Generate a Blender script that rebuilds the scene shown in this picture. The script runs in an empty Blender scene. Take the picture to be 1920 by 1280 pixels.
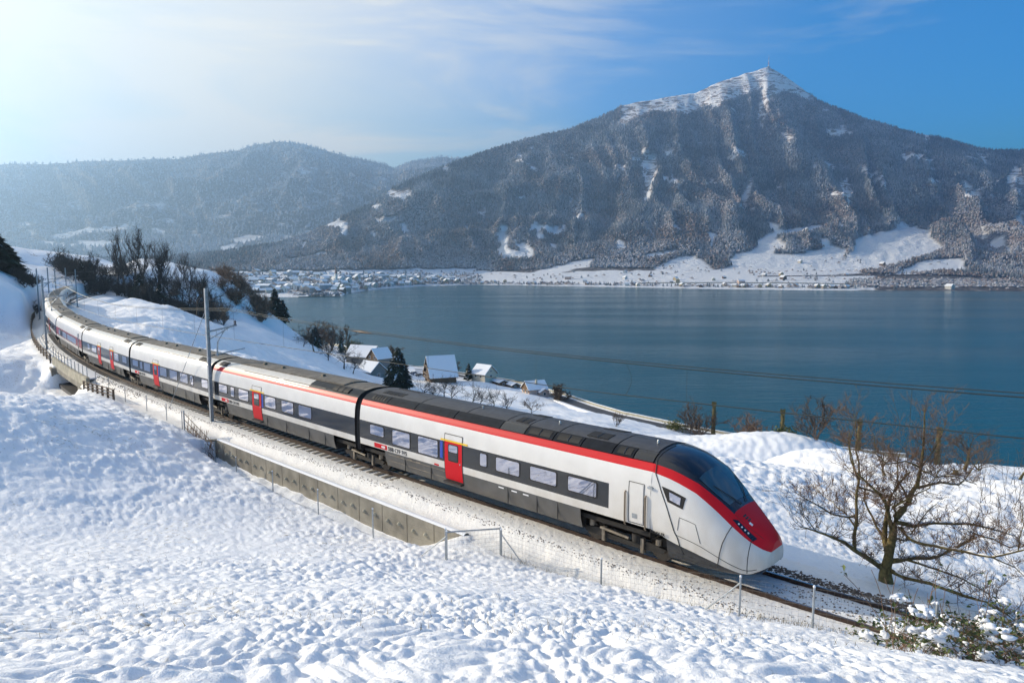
import bpy, bmesh, math, random
import numpy as np
from mathutils import Vector, Matrix
R = math.radians
scene = bpy.context.scene
# ------------------------------------------------------------------ camera
CZ = 9.75; PITCH = R(6.15); FPX = 1300.0
cam_d = bpy.data.cameras.new('camera'); cam = bpy.data.objects.new('camera', cam_d)
scene.collection.objects.link(cam)
cam.location = (0, 0, CZ); cam.rotation_euler = (R(90) - PITCH, 0, 0)
cam_d.sensor_width = 36; cam_d.lens = FPX / 1920 * 36
cam_d.clip_start = 0.1; cam_d.clip_end = 60000
scene.camera = cam
# ------------------------------------------------------------------ light
SUN_EL = R(20)
SUN = Vector((-0.93 * math.cos(SUN_EL), 0.3676 * math.cos(SUN_EL), math.sin(SUN_EL))).normalized()
sl = bpy.data.lights.new('sun', 'SUN'); so = bpy.data.objects.new('sun', sl); scene.collection.objects.link(so)
sl.energy = 4.5; sl.angle = R(0.5); sl.color = (1.0, 0.865, 0.67)
so.rotation_euler = (-SUN).to_track_quat('-Z', 'Y').to_euler(); so.location = (-200, 140, 300)
world = bpy.data.worlds.new('World'); scene.world = world; world.use_nodes = True
wn, wl = world.node_tree.nodes, world.node_tree.links
wn.clear()
def N(nodes, t, **kw):
    n = nodes.new(t)
    for k, v in kw.items(): setattr(n, k, v)
    return n
SKY_STRENGTH = 0.11
sky = N(wn, 'ShaderNodeTexSky'); sky.sky_type = 'NISHITA'; sky.sun_disc = False
sky.sun_elevation = SUN_EL; sky.sun_rotation = math.atan2(SUN.x, SUN.y); sky.altitude = 450; sky.ozone_density = 2.2
sky.air_density = 1.0; sky.dust_density = 0.1
hs = N(wn, 'ShaderNodeHueSaturation'); hs.inputs['Saturation'].default_value = 2.6; hs.inputs['Value'].default_value = 1.1
wl.new(sky.outputs[0], hs.inputs['Color'])
tint = N(wn, 'ShaderNodeMix', data_type='RGBA', blend_type='MULTIPLY'); tint.inputs[0].default_value = 1; wl.new(hs.outputs[0], tint.inputs[6]); tint.inputs[7].default_value = (.24, 1.0, 1.10, 1)
tc = N(wn, 'ShaderNodeTexCoord')
nrm = N(wn, 'ShaderNodeVectorMath', operation='NORMALIZE'); wl.new(tc.outputs['Generated'], nrm.inputs[0])
dt = N(wn, 'ShaderNodeVectorMath', operation='DOT_PRODUCT'); wl.new(nrm.outputs[0], dt.inputs[0]); dt.inputs[1].default_value = SUN
def ramp(nodes, pts, interp='EASE'):
    r = nodes.new('ShaderNodeValToRGB'); r.color_ramp.interpolation = interp
    e = r.color_ramp.elements
    e[0].position = pts[0][0]; e[0].color = pts[0][1]
    e[1].position = pts[-1][0]; e[1].color = pts[-1][1]
    for p, c in pts[1:-1]:
        x = e.new(p); x.color = c
    return r
def g(v): return (v, v, v, 1)
veil = ramp(wn, [(0.08, g(0)), (0.30, g(.10)), (0.52, g(.55)), (0.68, g(.92)), (1.0, g(1))], 'LINEAR')
wl.new(dt.outputs['Value'], veil.inputs[0])
# thin cirrus: streaks drawn out across the sky, rising to the right
mp = N(wn, 'ShaderNodeMapping'); mp.inputs['Rotation'].default_value = (0, R(17), 0); mp.inputs['Scale'].default_value = (1.3, 1.3, 6.0)
wl.new(nrm.outputs[0], mp.inputs[0])
cn = N(wn, 'ShaderNodeTexNoise'); cn.inputs['Scale'].default_value = 1.7; cn.inputs['Detail'].default_value = 8; cn.inputs['Roughness'].default_value = .58
cn.inputs['Distortion'].default_value = .7
wl.new(mp.outputs[0], cn.inputs['Vector'])
cr = ramp(wn, [(0.50, g(0)), (0.64, g(.22)), (0.80, g(.5))], 'EASE'); wl.new(cn.outputs[0], cr.inputs[0])
ct = N(wn, 'ShaderNodeMath', operation='MULTIPLY_ADD'); wl.new(cn.outputs[0], ct.inputs[0]); ct.inputs[1].default_value = 1.1; ct.inputs[2].default_value = .45
cv = N(wn, 'ShaderNodeMath', operation='MULTIPLY'); wl.new(veil.outputs[0], cv.inputs[0]); wl.new(ct.outputs[0], cv.inputs[1])
ca = N(wn, 'ShaderNodeMath', operation='ADD', use_clamp=True); wl.new(cv.outputs[0], ca.inputs[0]); wl.new(cr.outputs[0], ca.inputs[1])
mxc = N(wn, 'ShaderNodeMix', data_type='RGBA'); wl.new(ca.outputs[0], mxc.inputs[0]); cap_ = N(wn, 'ShaderNodeVectorMath', operation='MINIMUM'); wl.new(tint.outputs[2], cap_.inputs[0]); cap_.inputs[1].default_value = (4.5, 4.7, 5.6)
wl.new(cap_.outputs[0], mxc.inputs[6])
mxc.inputs[7].default_value = (6.0, 5.7, 5.0, 1)
bg = N(wn, 'ShaderNodeBackground'); bg.inputs['Strength'].default_value = SKY_STRENGTH
wl.new(mxc.outputs[2], bg.inputs['Color'])
wo = N(wn, 'ShaderNodeOutputWorld'); wl.new(bg.outputs[0], wo.inputs['Surface'])
scene.view_settings.view_transform = 'Standard'; scene.view_settings.look = 'None'
scene.view_settings.gamma = 1; scene.view_settings.use_curve_mapping = False
scene.view_settings.exposure = 0.75
scene.render.engine = 'CYCLES'
cy = scene.cycles
cy.use_denoising = True; cy.max_bounces = 6; cy.diffuse_bounces = 3; cy.glossy_bounces = 3; cy.transmission_bounces = 3
cy.volume_bounces = 0; cy.transparent_max_bounces = 6; cy.use_adaptive_sampling = True; cy.adaptive_threshold = 0.015
cy.caustics_reflective = False; cy.caustics_refractive = False; cy.sample_clamp_indirect = 8
# ------------------------------------------------------------------ helpers
rng = np.random.default_rng(7)
def ray(u, v):
    a = (u - 960) / FPX; b = (640 - v) / FPX
    return np.array([a, math.cos(PITCH) + b * math.sin(PITCH), -math.sin(PITCH) + b * math.cos(PITCH)])
def at(u, v, Y):
    d = ray(u, v); t = Y / d[1]
    return (d[0] * t, Y, CZ + d[2] * t)
def onz(u, v, z):
    d = ray(u, v); t = (z - CZ) / d[2]
    return d[0] * t, d[1] * t
def proj(x, y, z):
    z = z - CZ
    dep = y * math.cos(PITCH) - z * math.sin(PITCH); up = y * math.sin(PITCH) + z * math.cos(PITCH)
    dep = np.where(np.abs(dep) < 1e-3, 1e-3, dep)
    return 960 + FPX * x / dep, 640 - FPX * up / dep
def _h(i, j, s):
    n = (i.astype(np.int64) * 374761393 + j.astype(np.int64) * 668265263 + s * 982451653) & 0xffffffff
    n = ((n ^ (n >> 13)) * 1274126177) & 0xffffffff
    return ((n ^ (n >> 16)) & 0xffff) / 32767.5 - 1.0
def vnoise(x, y, s=0):
    x = np.asarray(x, float); y = np.asarray(y, float)
    xi = np.floor(x); yi = np.floor(y); fx = x - xi; fy = y - yi
    fx = fx * fx * fx * (fx * (fx * 6 - 15) + 10); fy = fy * fy * fy * (fy * (fy * 6 - 15) + 10)
    a = _h(xi, yi, s); b = _h(xi + 1, yi, s); c = _h(xi, yi + 1, s); d = _h(xi + 1, yi + 1, s)
    return (a * (1 - fx) + b * fx) * (1 - fy) + (c * (1 - fx) + d * fx) * fy
def fbm(x, y, s=0, o=4, gain=.5):
    r = 0; a = 1; t = 0
    for k in range(o):
        r = r + a * vnoise(x * 2 ** k + 17.3 * k, y * 2 ** k - 9.1 * k, s + k); t += a; a *= gain
    return r / t
def sstep(a, b, x):
    t = np.clip((x - a) / (b - a), 0, 1); return t * t * (3 - 2 * t)
C = scene.collection
def tag(o, label=None, cat=None, group=None, kind=None):
    if label: o['label'] = label
    if cat: o['category'] = cat
    if group: o['group'] = group
    if kind: o['kind'] = kind
    return o
def thing(name, label, cat, loc=(0, 0, 0), rz=0, group=None):
    o = bpy.data.objects.new(name, None); C.objects.link(o); o.empty_display_size = .3
    o.location = loc; o.rotation_euler = (0, 0, rz)
    return tag(o, label, cat, group)
def link(name, me, parent=None, kind=None):
    o = bpy.data.objects.new(name, me); C.objects.link(o)
    if parent is not None: o.parent = parent
    if kind: o['kind'] = kind
    return o
def copy_tree(o, parent=None):
    c = o.copy(); C.objects.link(c)
    if parent is not None:
        c.parent = parent; c.matrix_parent_inverse = o.matrix_parent_inverse.copy()
    for ch in list(o.children): copy_tree(ch, c)
    return c
def np_mesh(name, V, F, mats=(), midx=None, smooth=False, attrs=None, col=None):
    """V (n,3); F (m,k) one face size."""
    me = bpy.data.meshes.new(name)
    V = np.asarray(V, np.float32); F = np.asarray(F, np.int32); m, k = F.shape
    me.vertices.add(len(V)); me.vertices.foreach_set('co', V.ravel())
    me.loops.add(m * k); me.loops.foreach_set('vertex_index', F.ravel())
    me.polygons.add(m)
    me.polygons.foreach_set('loop_start', np.arange(0, m * k, k, dtype=np.int32))
    for mt in mats: me.materials.append(mt)
    if midx is not None: me.polygons.foreach_set('material_index', np.asarray(midx, np.int32))
    me.polygons.foreach_set('use_smooth', np.full(m, smooth, bool))
    me.update(calc_edges=True)
    if attrs:
        for kx, val in attrs.items():
            a = me.attributes.new(kx, 'FLOAT', 'POINT'); a.data.foreach_set('value', np.asarray(val, np.float32))
    if col is not None:   # per point colour
        a = me.color_attributes.new('col', 'FLOAT_COLOR', 'POINT')
        cc = np.ones((len(V), 4), np.float32); cc[:, :3] = col; a.data.foreach_set('color', cc.ravel())
    return me
def grid_faces(nr, nc):
    i = np.arange(nr - 1)[:, None] * nc + np.arange(nc - 1)[None]
    return np.stack([i, i + 1, i + nc + 1, i + nc], -1).reshape(-1, 4)
class MB:
    """collects shapes, then links them as one mesh object"""
    def __init__(s): s.v = []; s.f = []; s.m = []
    def add(s, vs, fs, m=0):
        o = len(s.v); s.v += [tuple(map(float, p)) for p in vs]
        s.f += [[i + o for i in f] for f in fs]; s.m += [m] * len(fs); return s
    def box(s, x0, x1, y0, y1, z0, z1, m=0, M=None):
        vs = [(x, y, z) for z in (z0, z1) for y in (y0, y1) for x in (x0, x1)]
        if M is not None: vs = [tuple(M @ Vector(p)) for p in vs]
        return s.add(vs, [(0, 2, 3, 1), (4, 5, 7, 6), (0, 1, 5, 4), (2, 6, 7, 3), (0, 4, 6, 2), (1, 3, 7, 5)], m)
    def tube(s, pts, r, n=6, m=0, cap=True):
        pts = [Vector(p) for p in pts]; rs = r if hasattr(r, '__len__') else [r] * len(pts)
        vs = []; L = len(pts)
        for i, p in enumerate(pts):
            d = (pts[min(i + 1, L - 1)] - pts[max(i - 1, 0)]).normalized()
            a = d.orthogonal().normalized() if abs(d.z) > .9 else d.cross(Vector((0, 0, 1))).normalized()
            b = d.cross(a)
            for k in range(n):
                t = 2 * math.pi * k / n
                vs.append(tuple(p + (a * math.cos(t) + b * math.sin(t)) * rs[i]))
        fs = [(i * n + k, i * n + (k + 1) % n, (i + 1) * n + (k + 1) % n, (i + 1) * n + k) for i in range(L - 1) for k in range(n)]
        if cap: fs += [tuple(range(n))[::-1], tuple(range((L - 1) * n, L * n))]
        return s.add(vs, fs, m)
    def cyl(s, c, axis, r, h, n=16, m=0):
        c = Vector(c); a = Vector(axis).normalized() * h / 2
        return s.tube([c - a, c + a], r, n, m)
    def prism(s, poly, axis, a0, a1, m=0):
        """extrude a polygon (list of 2-D) along 'x','y' or 'z'"""
        def P(p, t): return {'x': (t, p[0], p[1]), 'y': (p[0], t, p[1]), 'z': (p[0], p[1], t)}[axis]
        n = len(poly)
        vs = [P(p, a0) for p in poly] + [P(p, a1) for p in poly]
        fs = [tuple(range(n))[::-1], tuple(range(n, 2 * n))] + [(i, (i + 1) % n, n + (i + 1) % n, n + i) for i in range(n)]
        return s.add(vs, fs, m)
    def mesh(s, name, mats, smooth=False, sharp=None):
        me = bpy.data.meshes.new(name); me.from_pydata(s.v, [], s.f)
        for mt in (mats if isinstance(mats, (list, tuple)) else [mats]): me.materials.append(mt)
        me.polygons.foreach_set('material_index', s.m)
        bm = bmesh.new(); bm.from_mesh(me); bmesh.ops.recalc_face_normals(bm, faces=bm.faces); bm.to_mesh(me); bm.free()
        if smooth or sharp:
            me.polygons.foreach_set('use_smooth', [True] * len(me.polygons))
            if sharp: me.set_sharp_from_angle(angle=R(sharp))
        me.update(); return me
    def build(s, name, mats, parent=None, kind=None, smooth=False, sharp=None):
        return link(name, s.mesh(name, mats, smooth, sharp), parent, kind)
def seg_tubes(P0, P1, r0, r1, k=3):
    """many tapered tubes as numpy soup -> V, F(quads)"""
    P0 = np.asarray(P0, float); P1 = np.asarray(P1, float); r0 = np.asarray(r0, float); r1 = np.asarray(r1, float)
    d = P1 - P0; d /= np.linalg.norm(d, axis=1, keepdims=True) + 1e-9
    up = np.where(np.abs(d[:, 2:3]) > .9, np.array([[1., 0, 0]]), np.array([[0, 0, 1.]]))
    a = np.cross(d, up); a /= np.linalg.norm(a, axis=1, keepdims=True) + 1e-9; b = np.cross(d, a)
    n = len(P0); V = np.zeros((n, 2 * k, 3))
    for i in range(k):
        t = 2 * math.pi * i / k; o = a * math.cos(t) + b * math.sin(t)
        V[:, i] = P0 + o * r0[:, None]; V[:, k + i] = P1 + o * r1[:, None]
    f = np.array([(i, (i + 1) % k, k + (i + 1) % k, k + i) for i in range(k)])
    F = (np.arange(n) * 2 * k)[:, None, None] + f[None]
    return V.reshape(-1, 3), F.reshape(-1, 4)
# ------------------------------------------------------------------ materials
def mat(name, col, rough=.6, metal=0.0, var=0.0, vscale=4.0, bump=0.0, bscale=20.0, bdist=.02, spec=None, col2=None, coat=0):
    m = bpy.data.materials.new(name); m.use_nodes = True
    nt = m.node_tree; b = nt.nodes['Principled BSDF']
    b.inputs['Base Color'].default_value = (*col, 1); b.inputs['Roughness'].default_value = rough; b.inputs['Metallic'].default_value = metal
    if spec is not None: b.inputs['Specular IOR Level'].default_value = spec
    if coat: b.inputs['Coat Weight'].default_value = coat; b.inputs['Coat Roughness'].default_value = .08
    tcn = nt.nodes.new('ShaderNodeTexCoord')
    if var or col2:
        nz = nt.nodes.new('ShaderNodeTexNoise'); nz.inputs['Scale'].default_value = vscale; nz.inputs['Detail'].default_value = 5
        nt.links.new(tcn.outputs['Object'], nz.inputs['Vector'])
        c2 = col2 if col2 else tuple(max(0, c * (1 - var)) for c in col)
        c1 = col if col2 else tuple(min(1, c * (1 + var * .6)) for c in col)
        rp = ramp(nt.nodes, [(.35, (*c2, 1)), (.65, (*c1, 1))], 'LINEAR'); nt.links.new(nz.outputs[0], rp.inputs[0])
        nt.links.new(rp.outputs[0], b.inputs['Base Color'])
    if bump:
        nb = nt.nodes.new('ShaderNodeTexNoise'); nb.inputs['Scale'].default_value = bscale; nb.inputs['Detail'].default_value = 4
        nt.links.new(tcn.outputs['Object'], nb.inputs['Vector'])
        bp = nt.nodes.new('ShaderNodeBump'); bp.inputs['Strength'].default_value = bump; bp.inputs['Distance'].default_value = bdist
        nt.links.new(nb.outputs[0], bp.inputs['Height']); nt.links.new(bp.outputs[0], b.inputs['Normal'])
    return m
M = {}
M['white'] = mat('white_train_paint', (.80, .79, .76), .32, var=.05, vscale=1.2, coat=.25)
def grime(m, top, col, amt):
    nt = m.node_tree; n, l = nt.nodes, nt.links; b = n['Principled BSDF']; t = n.new('ShaderNodeTexCoord'); sp = n.new('ShaderNodeSeparateXYZ'); l.new(t.outputs['Object'], sp.inputs[0])
    mr = n.new('ShaderNodeMapRange'); mr.inputs['From Min'].default_value = top; mr.inputs['From Max'].default_value = .5; mr.inputs['To Min'].default_value = 0; mr.inputs['To Max'].default_value = amt; l.new(sp.outputs['Z'], mr.inputs['Value'])
    nz_ = n.new('ShaderNodeTexNoise'); nz_.inputs['Scale'].default_value = 2.4; nz_.inputs['Detail'].default_value = 7; mpp = n.new('ShaderNodeMapping'); mpp.inputs['Scale'].default_value = (1, 1, .45); l.new(t.outputs['Object'], mpp.inputs[0]); l.new(mpp.outputs[0], nz_.inputs['Vector'])
    mu = n.new('ShaderNodeMath'); mu.operation = 'MULTIPLY'; l.new(mr.outputs[0], mu.inputs[0]); l.new(nz_.outputs[0], mu.inputs[1])
    mx = n.new('ShaderNodeMix'); mx.data_type = 'RGBA'; l.new(mu.outputs[0], mx.inputs[0]); mx.inputs[7].default_value = (*col, 1)
    src = b.inputs['Base Color'].links[0].from_socket if b.inputs['Base Color'].links else None
    if src: l.new(src, mx.inputs[6])
    else: mx.inputs[6].default_value = b.inputs['Base Color'].default_value
    l.new(mx.outputs[2], b.inputs['Base Color'])
grime(M['white'], 3.2, (.40, .33, .23), .85)
M['red'] = mat('red_train_paint', (.60, .010, .018), .45, coat=.05, spec=.2)
M['black'] = mat('black_train_paint', (.010, .012, .017), .14, coat=.5)
M['roofdark'] = mat('dark_roof_paint', (.012, .015, .021), .36, var=.3, vscale=3, spec=.14)
M['rooftop'] = mat('dusty_roof', (.16, .145, .12), .75, var=.35, vscale=2)
M['roofgrey'] = mat('grey_roof_panel', (.055, .056, .06), .5, var=.25)
M['fencewire'] = mat('fence_wire', (.13, .12, .11), .6)
M['roofside'] = mat('pale_roof_side', (.62, .60, .55), .4, var=.08)  # pale tone takes sun glare and dust into the paint
M['skirt'] = mat('grey_skirt', (.085, .088, .09), .5, var=.25, vscale=1.5)
grime(M['skirt'], 1.4, (.22, .18, .13), .5)
M['band'] = mat('dark_window_band', (.022, .024, .027), .12, spec=.8, bump=.25, bscale=2.5, bdist=.01)
M['glass'] = mat('coated_window_glass', (.55, .56, .64), .03, metal=.95, bump=.2, bscale=1.3, bdist=.01)
M['wscreen'] = mat('windscreen_glass', (.05, .10, .12), .04, metal=.35, spec=1.0)
M['rubber'] = mat('black_rubber', (.012, .012, .012), .7)
M['under'] = mat('dark_underframe', (.02, .018, .016), .8, var=.5, vscale=3)
M['wheel'] = mat('wheel_steel', (.10, .085, .07), .5, metal=.5)
M['axlebox'] = mat('brake_dusted_steel', (.22, .19, .15), .6, metal=.3, var=.4)
M['yellow'] = mat('yellow_stripe', (.85, .55, .02), .4)
M['blue'] = mat('blue_door_sticker', (.03, .08, .45), .4)
M['signwhite'] = mat('white_lettering', (.85, .85, .85), .5)
M['signblack'] = mat('black_lettering', (.015, .015, .018), .5)
M['seam'] = mat('panel_seam', (.03, .03, .03), .6)
M['handrail'] = mat('brown_steel_handrail', (.23, .18, .13), .4, metal=.4)
M['rail'] = mat('rail_steel', (.055, .032, .022), .55, metal=.2, var=.4, vscale=6)
M['railtop'] = mat('polished_rail_head', (.45, .43, .42), .25, metal=.9)
M['sleeper'] = mat('concrete_sleeper', (.20, .18, .155), .9, var=.3, vscale=5)
M['stone'] = mat('ballast_stone', (.17, .13, .10), .9, var=.5, vscale=8)
M['galv'] = mat('galvanised_steel', (.40, .43, .45), .45, metal=.6, var=.2, vscale=6)
M['mast'] = mat('catenary_mast_steel', (.36, .39, .42), .5, metal=.3, var=.25, vscale=4)
M['wire'] = mat('contact_wire_copper', (.05, .055, .05), .5, metal=.4)
M['concrete'] = mat('retaining_concrete', (.27, .25, .205), .9, var=.3, vscale=1.1, bump=.3, bscale=9)
M['concrete2'] = mat('pale_concrete', (.42, .39, .30), .9, var=.25, vscale=1.3)
M['wood'] = mat('weathered_wood', (.12, .09, .065), .85, var=.45, vscale=5)
M['bark'] = mat('mossy_bark', (.165, .13, .05), .95, var=.5, vscale=9, bump=.6, bscale=25)
M['twig'] = mat('brown_twig', (.10, .068, .045), .9)
M['redtwig'] = mat('reddish_twig', (.19, .115, .07), .9)
M['darktwig'] = mat('dark_twig', (.058, .046, .038), .95)
M['greytwig'] = mat('grey_twig', (.17, .14, .11), .9)
M['conifer'] = mat('conifer_needles', (.026, .044, .022), .9, var=.5, vscale=2)
M['poplar'] = mat('sunlit_mossy_shoots', (.21, .165, .06), .95, var=.4, vscale=3)
M['evergreen'] = mat('yellow_green_leaves', (.10, .105, .018), .8, var=.5, vscale=3)
M['leaf'] = mat('bramble_leaf', (.07, .10, .02), .6, var=.6, vscale=11)
M['drygrass'] = mat('dry_grass', (.16, .12, .045), .9)
M['snowp'] = mat('loose_snow', (.84, .86, .89), .7, bump=.3, bscale=18, bdist=.02)
M['roofsnow'] = mat('snowy_roof', (.83, .85, .88), .7, bump=.2, bscale=3)
M['asphalt'] = mat('wet_asphalt', (.05, .05, .052), .6, var=.25, vscale=.6)
M['plaster'] = mat('cream_plaster', (.55, .50, .40), .85, var=.1)
M['pink'] = mat('pink_plaster', (.52, .38, .31), .85, var=.1)
M['timber'] = mat('brown_timber', (.13, .075, .035), .8, var=.4, vscale=3)
M['greywall'] = mat('grey_timber_wall', (.20, .19, .18), .85, var=.25)
M['winglass'] = mat('house_window_glass', (.03, .04, .05), .1, spec=.8)
M['tile'] = mat('brown_roof_tile', (.14, .08, .06), .8, var=.3)
# ------------------------------------------------------------------ track line (near rail), s = metres from a point under the first carriage
_ka = [-60, -25, -10, 0, 20, 40, 60, 75, 90, 110, 130, 160, 190, 220, 260]
_va = [149.35, 143.76, 139.22, 136.92, 136.93, 135.1, 133.09, 130.63, 127.38, 124.04, 122.64, 120.18, 115.86, 111.12, 106.32]
TS = np.arange(-60, 261, .5); _i0 = 120
_k = np.hanning(41); _k /= _k.sum()
def _sm(a): return np.convolve(np.pad(a, 20, 'edge'), _k, 'valid')
TA = _sm(np.interp(TS, _ka, _va)); TZ = _sm(np.interp(TS, [-60, 40, 60, 80, 100, 130, 260], [0, 0, -.08, .36, .79, 1.25, 1.69]))
_th = np.radians(TA)
RX = np.r_[0, np.cumsum(np.cos((_th[1:] + _th[:-1]) / 2) * .5)]; RY = np.r_[0, np.cumsum(np.sin((_th[1:] + _th[:-1]) / 2) * .5)]
RX += 5 - RX[_i0]; RY += 22.4 - RY[_i0]
NX, NY = -np.sin(_th), np.cos(_th)          # normal towards the camera side is (-sin, cos)*-1 below
NX, NY = np.where(NX * 0 + 1 > 0, -np.sin(_th), 0), np.where(NX * 0 + 1 > 0, -(-np.cos(_th)) * -1, 0)
NX, NY = -np.sin(_th) , np.cos(_th)
if NX[_i0] * -1 + NY[_i0] * -22 < 0: NX, NY = -NX, -NY   # make it point to the camera side
CX, CY = RX - NX * .72, RY - NY * .72       # track centre line
def tp(s, d=0, z=0):
    """point at arc length s, d metres from the centre towards the camera side, z above rail head"""
    f = lambda A: float(np.interp(s, TS, A))
    return Vector((f(CX) + f(NX) * d, f(CY) + f(NY) * d, f(TZ) + z))
def tang(s): return R(float(np.interp(s, TS, TA)))
def tsd(x, y):
    """(s, d, railz) of points"""
    x = np.asarray(x, float); y = np.asarray(y, float); S = np.empty(x.shape); D = np.empty(x.shape)
    xs, ys = CX[::2], CY[::2]
    for i in range(0, x.size, 40000):
        X, Y = x.flat[i:i + 40000], y.flat[i:i + 40000]
        j = ((X[:, None] - xs) ** 2 + (Y[:, None] - ys) ** 2).argmin(1) * 2
        rx, ry = X - CX[j], Y - CY[j]
        S.flat[i:i + 40000] = TS[j] + rx * np.cos(_th[j]) + ry * np.sin(_th[j])
        D.flat[i:i + 40000] = rx * NX[j] + ry * NY[j]
    return S, D, np.interp(S, TS, TZ)
# ------------------------------------------------------------------ near terrain: smooth interpolation of surveyed points
WL0, WL1 = 7.2, 28.8      # retaining wall along s
BR0, BR1 = 58.5, 72.5     # underpass along s
anc = [at(*p) for p in [
 (0,1280,4.6),(480,1280,4.3),(960,1280,4.2),(1440,1280,4.4),(1920,1270,7),(960,1180,8),(480,1180,8),(0,1180,8.4),(1440,1190,9),
 (1640,1208,13.2),(1480,1173,15.2),(1250,1128,18.3),(1127,1096,20.9),(1000,1052,22.8),(940,1036,23.6),(830,1064,22.2),
 (960,1100,15),(480,1100,14.5),(0,1100,14),(1250,1180,12),(1780,1242,11.5),
 (0,1040,18),(300,1040,19),(600,1040,21),(0,1000,22),(300,1000,24),(600,990,26),
 (530,934,31.6),(700,1002,26.8),(620,968,29),(450,874,36.5),(400,850,39),(340,803,42),(270,778,47),(200,768,38),(200,850,32),(200,930,27),(100,850,30),
 (0,850,28),(0,930,25),(400,940,29),(0,753,34),(90,756,37),
 (20,680,76),(0,720,62),(0,620,93),(0,560,104),(0,520,116),(36,560,118),(66,520,152),(30,516,128),(0,512,150),(-80,505,150),(-60,560,95),(-60,640,75),
 (1250,846,55),(1380,856,52),(1500,892,46),(1300,880,38),(1600,950,36),(1920,1090,24),(1660,1094,22),(1920,905,62),(1700,960,38),(1757,868,90),(1600,866,88),(1900,890,84),
 (1820,888,70),(2200,980,60),(1480,960,30),(1480,850,75),
 (1270,808,232),(1150,781,255),(1040,746,300),(960,726,325),(1100,790,200),(1000,782,215),(800,750,246),(880,760,225),(640,692,245),(560,626,290),(640,650,420),(720,680,380),
 (900,712,335),(820,712,325),(700,712,300),(1230,815,190),(600,690,200),
 (250,600,120),(380,656,84),(200,575,150),(300,590,190),(400,620,170),(500,652,170),(450,602,230),(550,640,230),(300,575,235),(480,592,262),(250,560,225),
 (385,600,238),(165,530,222),(120,505,232),(130,545,250)]]
anc += [(0,0,7.95),(0,-6,10.5),(-20,-10,14),(20,-8,7.5),(0,-40,24),(-40,-40,30),(40,-30,14),(25,2,3.0),(30,-12,5),(-12,2,9.0),(12,2,6.5),
 (-72,46,18.5),(-98,72,11),(-60,20,13),(-45,8,11),(-135,105,15),(-170,150,20),(-35,22,5.2),(-44,34,6.5),(-33,49,.6),(-41,59,-1.8),(-45,65,-2.9),(-52,58,.6),(-150,40,50),(-120,-20,48),(-60,-80,48),(40,-100,40),(100,-60,10),
 (30,22,-2.6),(44,8,-4),(60,0,-9),(70,-30,-10),(60,30,-10),(100,20,-22),(100,60,-28),(80,60,-18),(60,110,-30),(110,110,-40),(40,120,-31),(0,130,-31),(20,90,-22),(-20,110,-26),
 (-130,190,7),(-150,220,10),(-128,215,4),(-140,260,12),(-180,190,22),(-180,300,14),(-110,245,2.5),(-98,262,-4),(-120,290,2),(-75,270,-24),(-90,330,-33),(-130,360,-30),(-60,300,-38)]
for s, d, z in ((61,6,-3.3),(66,6,-3.4),(71,6,-3.3),(66,11,-3.2),(60,11,-3.0),(73,11,-2.8)): anc.append(tuple(tp(s, d, z)))
for s in range(76, 112, 8): anc.append(tuple(tp(s, 5.5, -1.1))); anc.append(tuple(tp(s, 9.5, -1.9)))
for s in range(-30, 215, 12):
    p = tp(s, -5, -.8); anc.append(tuple(p))
for s, d, z in [(-10,-30,-3.2),(5,-20,-3.6),(20,-20,-5.5),(35,-20,-6),(50,-20,-5.5),(5,-45,-9),(20,-45,-15),(35,-45,-16.5),(50,-45,-15),(65,-45,-17),(5,-70,-17),(20,-80,-24),(40,-80,-25),(60,-80,-20),(75,-22,-4),(80,-50,-16),(0,-100,-27),(30,-130,-32),(55,-130,-27),(100,-15,-.2),(120,-14,.2),(145,-16,.6),(175,-12,1.5)]:
    anc.append(tuple(tp(s, d, z)))
shore = [(480,520),(560,500),(640,480),(720,462),(800,400),(860,378),(940,352),(1040,318),(1150,272),(1270,246),(1350,226),(1500,214),(1610,208),(1757,204),(1920,200),(2300,190),(3000,160)]
for u, Y in shore:
    a = (u - 960) / FPX / 1.0
    for dY, z in ((0, -49.2), (30, -57), (130, -60)):
        anc.append((a * (Y + dY), Y + dY, z))
anc += [(-300,520,-48),(-420,400,-20),(-330,620,-58),(-300,300,30),(-250,420,-12),(-200,480,-46),(-220,100,70),(-330,150,95),(210,60,-55),(200,-40,-50),(330,0,-60),(-420,620,-60),(420,420,-60),(0,640,-60),(300,640,-60)]
anc = np.array(anc, float)
def _phi(r2): return np.sqrt(r2 + 7.0 ** 2)
_n = len(anc)
_A = np.zeros((_n + 3, _n + 3)); _d2 = (anc[:, None, 0] - anc[None, :, 0]) ** 2 + (anc[:, None, 1] - anc[None, :, 1]) ** 2
_A[:_n, :_n] = _phi(_d2) - np.eye(_n) * .25
_A[:_n, _n] = 1; _A[:_n, _n + 1] = anc[:, 0]; _A[:_n, _n + 2] = anc[:, 1]; _A[_n:, :_n] = _A[:_n, _n:].T
_w = np.linalg.solve(_A, np.r_[anc[:, 2], 0, 0, 0])
def rbf(x, y):
    x = np.asarray(x, float).ravel(); y = np.asarray(y, float).ravel(); out = np.empty(x.size)
    for i in range(0, x.size, 30000):
        X, Y = x[i:i + 30000], y[i:i + 30000]
        out[i:i + 30000] = _phi((X[:, None] - anc[:, 0]) ** 2 + (Y[:, None] - anc[:, 1]) ** 2) @ _w[:_n] + _w[_n] + _w[_n + 1] * X + _w[_n + 2] * Y
    return out
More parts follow.
